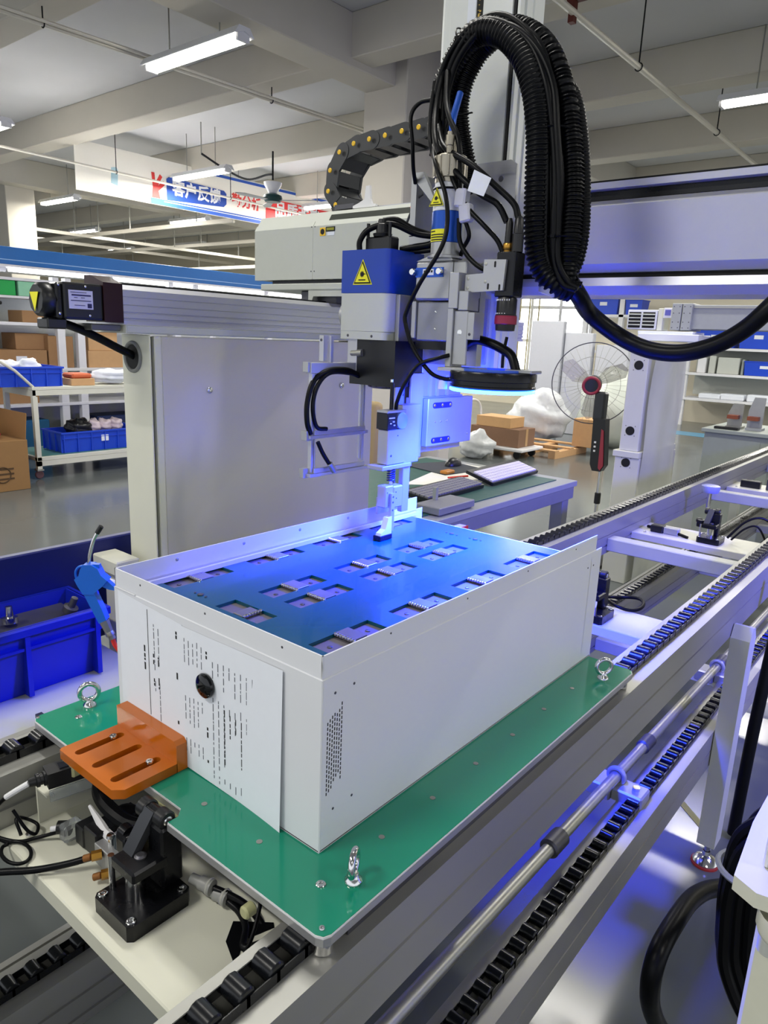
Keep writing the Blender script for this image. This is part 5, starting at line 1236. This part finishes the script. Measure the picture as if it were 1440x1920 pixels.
keyboard(kb, (-1.04, 2.11, .0025), (-.04, 1, 0), (-1, -.04, .28), .45, .14, mat('white_keycap', '#d9d4d4', .5, var=.03), False)
for y in (2.18, 2.49): MB().prism([(y, .003), (y+.02, .003), (y+.02, .033), (y, .033)], 'x', -1.155, -1.148).build('foot', BLUE, kb)
kb2 = thing('keyboard', 'dark keyboard lying at the left part of the desk', 'keyboard')
keyboard(kb2, (-1.03, 1.63, .0025), (-.04, 1, 0), (-1, -.04, .12), .43, .13, mat('grey_keycap', '#77777c', .5, var=.1), False)
MB().prism([(-1.62, 2.22), (-1.32, 2.16), (-1.28, 2.44), (-1.52, 2.50)], 'z', .0005, .004).build('mouse_pad', mat('charcoal_pad', '#2e333d', .7), label='dark grey mouse pad on the desk', cat='mouse pad')
ms = thing('computer_mouse', 'black computer mouse on the dark pad', 'mouse')
MB().sphere((-1.44, 2.40, .0045), .034, (.95, 1.7, 1.15), n=20, m=12).build('shell', BLACK, ms, smooth=True)
ppr = mat('desk_paper', '#dcdad2', .75)
MB().prism([(-1.32, 1.85), (-1.1, 2.05), (-1.19, 2.5), (-1.5, 2.5)], 'z', .0003, .0009).build('paper_sheets', ppr, label='large white paper sheets spread on the desk', cat='paper')
MB().box((-1.36, 2.17, .001), (-1.32, 2.24, .018), bev=.004).build('tape_roll', mat('amber_plastic', '#b8762a', .4), label='amber coloured small tool beside the mouse pad', cat='tool')
MB().cyl((-1.27, 2.11, .005), (-1.235, 2.22, .005), .004, n=8).build('red_pen', RED, label='red pen lying on the desk papers', cat='pen', smooth=True)
gb = thing('steel_block', 'low grey metal block on the near corner of the desk', 'block')
MB().box((-1.0, 1.5, .0005), (-.885, 1.73, .028), bev=.003).build('body', MATS['steel_grey_paint'], gb); MB().box((-.99, 1.6, .0285), (-.975, 1.615, .075)).build('pin', ALUW, gb)
# tan chair back behind the stand
chn = thing('tan_chair', 'tan backed chair half hidden behind the grey stand', 'chair')
TAN = mat('tan_leather', '#a18c5e', .6)
MB().box((-2.75, 3.0, -.32), (-2.45, 3.08, .2), bev=.035, seg=4).build('backrest', TAN, chn, smooth=True, ang=60)
MB().box((-2.78, 2.62, -.48), (-2.42, 3.02, -.4), bev=.02, seg=3).build('seat', TAN, chn, smooth=True, ang=60)
MB().cyl((-2.6, 2.82, -.82), (-2.6, 2.82, -.48), .025, n=12).build('pedestal', BLACK, chn)
bs = MB()
for k in range(5): a = k*1.2566; bs.cyl((-2.6, 2.82, -.83), (-2.6+math.cos(a)*.25, 2.82+math.sin(a)*.25, -.87), .016, n=8)
bs.build('star_base', BLACK, chn)

# ================================================================ standing fan
sf = thing('standing_fan', 'black and red pedestal fan with wire guard', 'fan')
fc = Vector((-1.592, 4.3, .341)); fd_ = Vector((-.35, .93, .05)).normalized()
gx, gy, gz = basis((0, 0, 0), fd_)
gc = fc + fd_*.1
MB().torus(tuple(gc), tuple(fd_), .285, .0035, n=56, m=6).build('guard_ring', DSTEEL, sf, smooth=True)
gw_ = MB()
for k in range(36):
    a = 2*math.pi*k/36; e = gx*math.cos(a) + gy*math.sin(a)
    gw_.tube([tuple(gc + e*.04 - fd_*.05), tuple(gc + e*.16 - fd_*.055), tuple(gc + e*.285)], .0009, n=4, sub=3)
gw_.build('guard_wire', ZINC, sf, kind='stuff')
for r_ in (.1, .19): MB().torus(tuple(gc - fd_*.055), tuple(fd_), r_, .0014, n=40, m=5).build('guard_ring', ZINC, sf)
for k in range(3):
    a = k*2.0944 + .6; e = gx*math.cos(a) + gy*math.sin(a); s = gx*-math.sin(a) + gy*math.cos(a)
    MB().frame(tuple(gc), tuple(e), tuple((s + fd_*.35).normalized()), [(.03, -.02), (.12, -.075), (.23, -.06), (.255, .0), (.22, .05), (.1, .04), (.03, .02)], .003).build('blade', mat('grey_translucent_blade', '#a9a5a2', .3, alpha=.45), sf)
MB().lathe(tuple(fc - fd_*.06), tuple(fc + fd_*.12), [(0, 0), (.002, .05), (.02, .066), (.10, .066), (.13, .05), (.15, .03), (.16, 0)], 28).build('motor_housing', mat('charcoal_fan', '#23262c', .4), sf, smooth=True)
MB().torus(tuple(fc - fd_*.055), tuple(fd_), .054, .011, n=32, m=10).build('red_ring', mat('wine_red_plastic', '#8c2a3a', .35), sf, smooth=True)
MB().box((-1.55, 4.26, .10), (-1.47, 4.33, .30), bev=.012).build('neck', mat('charcoal_fan', '#23262c'), sf)
MB().prism([(-1.52, -.20), (-1.50, -.245), (-1.44, -.245), (-1.415, -.20), (-1.44, .12), (-1.53, .12)], 'y', 4.24, 4.31).build('control_box', BLACK, sf)
MB().prism([(-1.455, -.22), (-1.44, -.235), (-1.42, -.2), (-1.443, .04), (-1.46, .05)], 'y', 4.232, 4.239).build('red_trim', MATS['wine_red_plastic'], sf)
for k, z in enumerate((-.05, -.08, -.11)): MB().box((-1.503, 4.234, z), (-1.489, 4.2395, z+.012)).build('button', FITTING, sf)
MB().cyl((-1.45, 4.275, -.86), (-1.45, 4.275, -.24), .013, n=12).build('pole', STEEL, sf, smooth=True)
MB().cyl((-1.45, 4.275, -.48), (-1.45, 4.275, -.40), .022, n=14, bev=.004).build('height_lock', BLACK, sf, smooth=True)
MB().lathe((-1.45, 4.275, FLOOR), (-1.45, 4.275, -.85), [(0, 0), (0, .2), (.02, .19), (.035, .04), (.05, .03)], 32).build('base', BLACK, sf, smooth=True)

# ================================================================ second machine at the right
tw = thing('second_machine_stand', 'pale stand of the next machine with round black holes', 'machine stand')
px0, px1, py = -1.205, -1.085, 3.93
MB().box((px0, py, -.03), (px1, 4.5, .60), bev=.004).build('upper_column', CREAM, tw)
MB().box((px0-.03, py-.02, -.07), (px1+.02, 4.6, -.03), bev=.003).build('collar', CREAM, tw)
MB().box((px0-.02, py, FLOOR), (px1+.02, 4.62, -.07), bev=.004).build('lower_column', CREAM, tw)
for x, z in ((-1.142, .503), (-1.147, .098), (-1.15, -.105)):
    h = MB().cyl((x, py-.001, z), (x, py-.004, z), .028, n=24).build('cable_hole', INK, tw)
    for s1 in (-1, 1):
        for s2 in (-1, 1): dot(x+s1*.03, py-.001, z+s2*.03, (0, -1, 0), .003, tw, 'screw', DSTEEL)
fl_ = MB(); N = 14; rows = []
for i in range(N+1):
    row = []
    for j in range(N+1):
        u_, v_ = i/N, j/N; row.append(fl_.bm.verts.new((px1 + .028 + .012*math.sin(7*u_+5*v_)*math.cos(9*v_-4*u_) + (.03*(1-v_) if v_ < .35 else 0), py+.02 + .60*u_, -.88 + 1.52*v_)))
    rows.append(row)
for i in range(N):
    for j in range(N): fl_.bm.faces.new((rows[i][j], rows[i+1][j], rows[i+1][j+1], rows[i][j+1]))
fl_.build('wrapping_film', mat('milky_stretch_film', '#d4d6c6', .3, var=.08, scale=6, bump=.5, alpha=.8), tw, smooth=True, ang=180)
g2_ = thing('second_gantry', 'grey gantry beam of the next machine with bolted end plates', 'gantry')
MB().box((-1.0, 4.3, .735), (1.6, 4.5, .882), bev=.003).build('beam', mat('cool_grey_paint', '#9c9f9c', .45), g2_)
MB().box((-1.0, 4.292, .862), (1.6, 4.3, .874)).build('top_strip', ALU, g2_)
for x0, x1 in ((-1.10, -1.04), (-1.035, -.975)):
    p_ = MB().box((x0, 4.27, .725), (x1, 4.5, .89), bev=.003).build('end_plate', MATS['cool_grey_paint'], g2_)
    for x in (x0+.012, x1-.012):
        for z in (.74, .775, .83, .87): dot(x, 4.27, z, (0, -1, 0), .0035, p_, 'bolt', DSTEEL)
MB().box((-1.29, 4.24, .654), (-.905, 4.5, .70), bev=.004).build('white_rail', WHITE, g2_)
MB().box((-1.3, 4.26, .70), (-.95, 4.5, .716), bev=.002).build('rail_cover', PAPER, g2_)
lv = thing('louvre_unit', 'white louvred grille box left of the small display', 'grille')
MB().box((-1.395, 4.3, .725), (-1.2, 4.42, .85), bev=.004).build('casing', WHITE, lv)
for (x0, x1) in ((-1.385, -1.305), (-1.292, -1.212)):
    MB().box((x0, 4.2985, .735), (x1, 4.2995, .835)).build('opening', INK, lv)
    for k in range(4): MB().box((x0, 4.29, .752+k*.022), (x1, 4.2985, .757+k*.022), rot=(.5, 0, 0)).build('louvre_slat', LGREY, lv)
MB().box((-1.195, 4.3, .72), (-1.16, 4.42, .86), bev=.003).build('pillar', CREAM, label='cream pillar between the grille box and the display', cat='pillar')
dsp = thing('display_panel', 'small white display with lilac screen', 'display')
MB().box((-1.155, 4.28, .80), (-1.09, 4.3, .862), bev=.003).build('bezel', FITTING, dsp); MB().box((-1.144, 4.277, .815), (-1.108, 4.2795, .85)).build('screen', mat('lilac_screen', '#5a5aa8', .3), dsp)

# ================================================================ bench with fixtures at the right edge
rbn = thing('fixture_bench', 'grey cabinet bench with metal fixtures at the right edge', 'bench')
GB = mat('sage_grey_paint', '#8f9690', .45)
MB().box((-1.16, 5.6, FLOOR), (-.66, 6.3, -.03), bev=.004).build('cabinet', GB, rbn)
MB().box((-1.18, 5.57, -.03), (-.64, 6.33, .0), bev=.003).build('bench_top', GB, rbn)
MB().box((-1.12, 5.596, -.8), (-.74, 5.5995, -.07)).build('door', GB, rbn)
for x, y, h, m_, l in ((-.99, 5.75, .2, ZINC, 'tall grey angle fixture on the bench left'), (-.84, 5.75, .26, MATS['cool_grey_paint'], 'grey fixture plate with holes on the bench'), (-.705, 5.95, .24, MATS['cool_grey_paint'], 'second grey fixture plate nearer the edge')):
    t = thing('steel_fixture', l, 'fixture')
    MB().box((x-.06, y, .0005), (x+.06, y+.12, .02)).build('foot', m_, t); MB().prism([(x-.06, .02), (x+.05, .02), (x+.05, h), (x-.03, h), (x-.06, h*.6)], 'y', y+.04, y+.06).build('plate', m_, t)
    MB().box((x-.05, y-.03, .08), (x+.03, y+.04, .11)).build('brown_insulator', mat('red_brown_bakelite', '#84452c', .5), t)
MB().box((-1.1, 5.62, .0005), (-.92, 5.68, .02)).build('flat_bar', BLACK, label='flat black bar lying on the bench edge', cat='bar')

# ================================================================ back shelves
sh = thing('storage_shelf', 'long white steel shelf along the back wall', 'shelf')
for z in (-.34, .16, .66): MB().box((-4.25, 14.7, z-.05), (2.5, 15.4, z), bev=.004).build('shelf_board', FITTING, sh)
for x in (-4.22, -1.2, 2.0): MB().box((x, 14.72, FLOOR), (x+.08, 14.8, 1.2)).build('upright', FITTING, sh)
MB().box((-4.2, 15.42, -.3), (2.4, 15.45, .7)).build('back_sheet', LGREY, sh)
sh2 = thing('storage_shelf', 'tall white shelf frame left of the louvred grille', 'shelf')
for x in (-6.4, -5.62): MB().box((x, 14.5, FLOOR), (x+.1, 14.6, 1.75)).build('upright', FITTING, sh2)
for z in (-.3, .45, 1.2): MB().box((-6.4, 14.5, z), (-5.1, 15.2, z+.05)).build('shelf_board', FITTING, sh2)
def bcrate(x0, x1, y, z, h, label, m_=CRATE2):
    t = crate(x0, x1, y, y+.4, z, h, m_, label, ribs=False)
    MB().box(((x0+x1)/2-.08, y+.006, z+h*.5), ((x0+x1)/2+.08, y+.014, z+h*.8)).build('label_card', PAPER, t)
bcrate(-6.3, -5.66, 14.5, 1.25, .36, 'blue crate high on the shelf left of the grille')
bcrate(-5.5, -5.15, 14.5, 1.25, .3, 'short blue crate beside the shelf upright')
bcrate(-4.1, -3.35, 14.75, .665, .34, 'blue crate on the upper board, behind the hose loop')
bcrate(-3.28, -2.6, 14.75, .665, .36, 'blue crate with white card on the upper board')
bcrate(-2.5, -1.7, 14.75, .665, .34, 'pale blue crate at the right edge on the upper board', mat('sky_blue_crate', '#3f86c8', .45))
bcrate(-3.12, -2.4, 14.75, .165, .27, 'blue crate on the middle board at the right edge')
for x, w_, h, l, m_ in ((-4.0, .16, .3, 'white standing box on the middle board', FITTING), (-3.78, .12, .34, 'grey tall box beside the white one', LGREY), (-3.62, .4, .32, 'large grey enclosure on the middle board', LGREY), (-3.18, .05, .3, 'slim grey plate leaning on the middle board', GB)):
    MB().box((x, 14.8, .1605), (x+w_, 15.1, .16+h), bev=.01).build('parts_box', m_, label=l, cat='box')
for i, x in enumerate((-3.9, -3.5, -3.0)): MB().box((x, 14.8, -.339), (x+.45, 15.2, -.24+.02*i), bev=.02).build('wrapped_part', PAPER, label=['white wrapped parts at the left of the lowest board', 'white wrapped parts in the middle of the lowest board', 'white wrapped parts at the right of the lowest board'][i], cat='wrapped part')
# foam slabs and wrapped pallet
FOAM = mat('white_foam_board', '#b4b6bd', .7, var=.03)
for a, b, l in (((-5.72, 11.0, FLOOR), (-5.12, 11.12, .98), 'tall upright white foam slab in front of the window'), ((-5.1, 11.05, FLOOR), (-4.6, 11.17, .80), 'shorter white foam slab right of the tall one'), ((-4.55, 11.1, FLOOR), (-4.0, 11.25, .62), 'half hidden white slab behind the fan')):
    MB().box(a, b, bev=.01).build('foam_slab', FOAM, label=l, cat='foam slab')
def blob(name, c, s, seed, m_, label, cat, amp=.18):
    r_ = random.Random(seed); m = MB().sphere((0, 0, 0), 1, n=22, m=14)
    ph = [r_.uniform(0, 6) for _ in range(6)]
    for v in m.bm.verts:
        p = v.co; k = 1 + amp*(math.sin(5*p.x+ph[0])*math.cos(4*p.y+ph[1]) + .6*math.sin(9*p.z+ph[2]+3*p.x) + .4*math.cos(13*p.y+ph[3]))
        v.co = Vector((p.x*s[0]*k, p.y*s[1]*k, max(-.95, p.z*k)*s[2])) + Vector(c)
    return m.build(name, m_, label=label, cat=cat, smooth=True, ang=180)
FOIL = mat('crumpled_film', '#cfd2d4', .25, var=.15, scale=12, bump=1.0)
pl_ = thing('wooden_pallet', 'wooden pallet under the wrapped cartons', 'pallet')
for y in (8.3, 8.75, 9.2): MB().box((-4.75, y, -.88+.07), (-3.75, y+.12, -.79)).build('board', CARD2, pl_)
for x in (-4.7, -4.3, -3.85): MB().box((x, 8.3, FLOOR), (x+.1, 9.3, -.811)).build('runner', CARD2, pl_)
blob('wrapped_goods', (-4.72, 9.65, -.50), (.42, .34, .38), 5, FOIL, 'heap of goods under crumpled clear film behind the cartons', 'wrapped goods')
blob('film_heap', (-3.65, 10.3, -.35), (.7, .5, .62), 9, mat('hazy_film_heap', '#cfd5cb', .3, var=.1, scale=6, bump=.8), 'large hazy plastic film heap behind the fan', 'plastic film', .12)
blob('film_bag', (-4.5, 7.5, -.72), (.22, .2, .18), 12, FOIL, 'grey crumpled film bag near the desk', 'plastic bag')
def carton(a, b, label, m_=CARD, rz=0, flap=False, tape=False):
    t = thing('cardboard_box', label, 'box')
    c = (Vector(a)+Vector(b))/2
    MB().box(a, b, bev=.004).build('carton_body', m_, t)
    if tape: MB().box((b[0]+.0005, c.y-.03, a[2]+.01), (b[0]+.002, c.y+.03, b[2])).build('tape', mat('packing_tape', '#b5936a', .35), t)
    if flap:
        MB().box((a[0], a[1], b[2]), (a[0]+.006, b[1], b[2]+(b[0]-a[0])*.45), rot=(0, -.15, 0)).build('flap', m_, t)
        MB().box((a[0], b[1]-.006, b[2]), (b[0], b[1], b[2]+(b[0]-a[0])*.4), rot=(-.1, 0, 0)).build('flap', m_, t)
    return t
cart_ = thing('platform_trolley', 'low white platform trolley carrying two cartons', 'trolley')
MB().box((-4.95, 7.8, -.80), (-3.98, 8.4, -.76), bev=.008).build('platform', FITTING, cart_)
for x in (-4.85, -4.1): 
    for y in (7.9, 8.3): MB().cyl((x, y-.02, -.85), (x, y+.02, -.85), .05, n=14).build('wheel', BLACK, cart_, smooth=True)
MB().tube([(-4.95, 7.85, -.78), (-5.0, 7.85, -.3), (-5.0, 8.1, -.2), (-5.0, 8.35, -.3), (-4.95, 8.35, -.78)], .015, n=8).build('handle', FITTING, cart_, smooth=True)
carton((-4.85, 7.9, -.7595), (-4.1, 8.35, -.52), 'lower brown carton on the white platform trolley', mat('dark_cardboard', '#7d5f4a', .85), tape=True)
carton((-4.78, 7.92, -.519), (-4.25, 8.3, -.38), 'upper brown carton stacked on the trolley carton', CARD2)
carton((-3.85, 9.0, -.789), (-3.5, 9.4, -.40), 'pale carton on the pallet, right of the film heap', CARD2)

# ================================================================ left background: trolley, bench, canopy
tr_ = thing('tool_trolley', 'pale two tier trolley on castors at the left', 'trolley')
ty0, ty1, tx0, tx1 = 2.68, 4.1, -7.15, -6.5
MB().box((tx0, ty0, -.03), (tx1, ty1, .0), bev=.004).build('upper_tray', CREAM, tr_)
MB().box((tx0, ty0, -.09), (tx1, ty0+.03, -.03)).build('tray_lip', CREAM, tr_); MB().box((tx1-.03, ty0, -.08), (tx1, ty1, -.03)).build('tray_lip', CREAM, tr_)
MB().box((tx0, ty0, -.72), (tx1, ty1, -.68), bev=.004).build('lower_tray', CREAM, tr_)
MB().box((tx1-.03, ty0, -.77), (tx1, ty1, -.72)).build('tray_lip', CREAM, tr_)
MB().box((tx0+.03, ty0+.03, -.679), (tx1-.03, ty1-.03, -.677)).build('tray_mat', mat('teal_mat', '#4c7c78', .5), tr_)
for x in (tx0, tx1-.045):
    for y in (ty0, ty1-.045):
        l_ = MB().box((x, y, -.80), (x+.045, y+.045, -.09)).build('leg', CREAM, tr_)
        MB().box((x-.01, y-.01, -.815), (x+.055, y+.055, -.80)).build('castor_plate', ZINC, l_)
        MB().cyl((x+.01, y+.02, -.855), (x+.036, y+.02, -.855), .042, n=20, bev=.006).build('castor_wheel', mat('red_grey_wheel', '#5b3f42', .5), l_, smooth=True)
MB().tube([(tx1-.02, ty0+.02, .0), (tx1, ty0-.15, .16), (tx1, ty0-.32, .27)], .014, n=8, smooth=False).build('push_handle', CREAM, tr_, smooth=True)
crate(-7.0, -6.55, 2.1, 3.02, .001, .19, CRATE2, 'bright blue crate with white bags on the upper trolley tray')
crate(-6.98, -6.56, 2.97, 3.9, -.676, .21, CRATE2, 'bright blue crate with tools on the lower trolley tray', lbl=True)
for i, (y, s) in enumerate(((2.35, .08), (2.55, .06), (2.75, .07))): blob('white_bag', (-6.7, y, .19), (.1, .11, s), 20+i, PAPER, ['leftmost white bag sticking out of the upper blue crate', 'middle white bag in the upper blue crate', 'right white bag sticking out of the upper blue crate'][i], 'bag')
blob('black_tool_bag', (-6.75, 3.25, -.45), (.12, .12, .1), 31, BLACK, 'black bag in the lower blue crate', 'bag')
for i, y in enumerate((3.4, 3.52, 3.65)): blob('wrapped_piece', (-6.72, y, -.44), (.08, .07, .07), 40+i, mat('pale_pink_wrap', '#cdbdc0', .6), ['left pale wrapped piece in the lower blue crate', 'middle pale wrapped piece in the lower blue crate', 'right pale wrapped piece in the lower blue crate'][i], 'wrapped piece')
carton((-6.8, 3.1, .0005), (-6.55, 3.35, .07), 'small brown carton under the orange packet on the trolley', CARD2)
MB().box((-6.78, 3.12, .0715), (-6.56, 3.33, .12), bev=.015).build('orange_packet', mat('orange_packet', '#c8623a', .6), label='orange packet on the small carton on the trolley', cat='packet')
blob('parts_bag', (-6.7, 3.62, .08), (.16, .22, .07), 51, mat('white_plastic_bag', '#d5dae0', .4), 'white plastic bag on the trolley right of the orange packet', 'bag')
cbx = carton((-6.75, 1.85, FLOOR), (-6.15, 2.44, -.44), 'big brown cardboard box with open flaps and red bag at the left edge', mat('big_box_cardboard', '#8c6a40', .85), flap=True)
for k in range(3):
    MB().box((-6.149, 2.13, -.79+.045*k), (-6.147, 2.30, -.775+.045*k)).build('printed_bar', mat('dark_brown_print', '#4c3820', .8), cbx)
MB().torus((-6.148, 2.2, -.745), (1, 0, 0), .07, .006, n=24, m=4).build('printed_ring', MATS['dark_brown_print'], cbx)
blob('red_bag', (-6.45, 2.1, -.42), (.2, .22, .1), 61, mat('red_bag', '#c23c48', .5), 'red bag inside the big open cardboard box', 'bag')
carton((-6.9, 2.46, FLOOR), (-6.6, 2.64, -.62), 'small dark carton between the big box and the trolley', mat('dark_cardboard2', '#5f4632', .85))
# workbench with shelves
wbx = -7.8
wb_ = thing('assembly_bench', 'long white assembly bench with shelves under the blue canopy', 'workbench')
for z, x0 in ((.6, -8.4), (.1, -8.6), (-.3, -8.5)): MB().box((x0, 1.0, z-.035), (wbx, 9.0, z), bev=.003).build('shelf_board', FITTING, wb_)
for y in (1.2, 2.4, 3.62, 3.86, 5.2, 6.8, 8.6): MB().box((wbx-.08, y, FLOOR), (wbx-.005, y+.09, .56), bev=.003).build('upright', FITTING, wb_)
MB().box((-8.62, 1.0, -.9), (-8.6, 9.0, 1.1)).build('back_panel', mat('pale_back_panel', '#c4c6c0', .6), wb_)
MB().box((-8.4, 1.0, 1.05), (-8.0, 3.9, 1.08)).build('upper_shelf', FITTING, wb_)
MB().box((-8.4, 1.0, .86), (-8.0, 3.9, .885)).build('upper_shelf', FITTING, wb_)
for y in (3.7, 3.85): MB().box((-8.1, y, .885), (-8.01, y+.07, 1.12)).build('upper_upright', FITTING, wb_)
GR = mat('green_bin', '#18a04a', .45); GR2 = mat('pale_green_bin', '#8cc8a4', .5)
MB().box((-8.35, 2.75, .886), (-8.0, 3.27, 1.045), bev=.006).build('parts_bin', GR, label='bright green parts bin on the canopy shelf', cat='bin')
MB().box((-8.35, 3.3, .886), (-8.0, 3.68, 1.045), bev=.006).build('parts_bin', GR2, label='pale green parts bin right of the bright green one', cat='bin')
MB().box((-8.35, 1.9, .886), (-8.0, 2.7, 1.045), bev=.006).build('parts_bin', GR, label='green parts bin cut off by the left edge', cat='bin')
dr = thing('power_drill', 'black cordless drill standing on the bench at the left edge', 'drill')
MB().lathe((-7.95, 2.78, .80), (-7.95, 3.1, .80), [(0, 0), (0, .035), (.14, .045), (.2, .035), (.24, .03), (.3, .018), (.31, 0)], 16).build('drill_body', BLACK, dr, smooth=True)
MB().box((-7.975, 2.86, .66), (-7.925, 2.93, .80), bev=.01).build('grip', BLACK, dr); MB().box((-7.99, 2.82, .6005), (-7.91, 3.0, .66), bev=.01).build('battery', BLACK, dr)
for a, b, l, m_ in (((-8.2, 3.25, .6005), (-7.85, 3.62, .73), 'brown carton on the bench right of the drill', CARD), ((-8.2, 2.95, .1005), (-7.85, 3.5, .30), 'wide brown carton with white card under the bench', CARD), ((-8.3, 3.2, .301), (-7.95, 3.58, .48), 'brown carton stacked on the wide carton', CARD), ((-8.2, 3.52, .1005), (-7.85, 3.82, .46), 'tall brown carton beside the wide carton', CARD), ((-8.2, 2.4, .1005), (-7.85, 2.92, .42), 'brown carton at the left edge under the bench', CARD), ((-8.1, 4.0, .1005), (-7.85, 4.5, .30), 'pale carton under the bench right of the posts', CARD2), ((-8.1, 4.02, .301), (-7.87, 4.4, .52), 'second pale carton stacked right of the posts', CARD2), ((-8.2, 2.9, -.2995), (-7.9, 3.4, -.12), 'brown carton on the lowest bench shelf', CARD)):
    c_ = carton(a, b, l, m_)
    if 'white card' in l: MB().box((b[0], a[1]+.2, a[2]+.06), (b[0]+.002, a[1]+.32, a[2]+.13)).build('white_card', PAPER, c_)
MB().box((-8.3, 2.6, -.86), (-7.9, 3.5, -.5), bev=.01).build('floor_bin', mat('teal_blue_bin', '#1c5a86', .5), label='dark blue bin on the floor under the bench', cat='bin')
MB().box((-8.3, 4.1, -.86), (-7.9, 5.3, -.5), bev=.01).build('floor_bin', mat('dark_navy_bin', '#1a2a55', .5), label='long navy bin under the bench right of the posts', cat='bin')
cn_ = thing('canopy_beam', 'long blue canopy beam with bright tubes over the bench', 'canopy')
MB().box((-8.06, .5, 1.215), (-8.0, 12.5, 1.40), bev=.003).build('blue_beam', mat('canopy_blue', '#1f66ae', .35, var=.04), cn_)
MB().box((-7.9995, .5, 1.26), (-7.998, 12.5, 1.268)).build('pale_stripe', mat('pale_blue_line', '#9cc0e4', .4), cn_)
MB().box((-9.2, .5, 1.19), (-8.0, 12.5, 1.214)).build('soffit', FITTING, cn_)
y = .7
while y < 12:
    MB().cyl((-8.12, y, 1.165), (-8.12, y+1.15, 1.165), .02, n=10).build('led_tube', LEDTUBE, cn_, smooth=True); 
    MB().box((-8.15, y+1.16, 1.14), (-8.09, y+1.24, 1.19)).build('tube_holder', FITTING, cn_)
    y += 1.28
for y in (1.0, 5.3, 9.4, 12.2): MB().box((-8.14, y, FLOOR), (-8.07, y+.07, 1.19)).build('canopy_post', FITTING, cn_)
MB().cyl((-8.02, 4.2, 1.415), (-8.02, 4.2, 1.40), .03, n=10).build('tape_knot', PAPER, cn_) if False else None
# long shelf lamps seen just above the rail
m = thing('bench_lamp', 'row of white lamp tubes low behind the grey rail', 'lamp')
MB().box((-7.62, 3.9, .905), (-7.5, 9.5, .93)).build('housing', FITTING, m)
y = 3.95
while y < 9.3: MB().cyl((-7.56, y, .885), (-7.56, y+1.0, .885), .018, n=8).build('lamp_tube', LEDTUBE, m); y += 1.1
for y in (5.6, 9.4): MB().box((-7.6, y, FLOOR), (-7.54, y+.05, .905)).build('post', FITTING, m)
finalize()
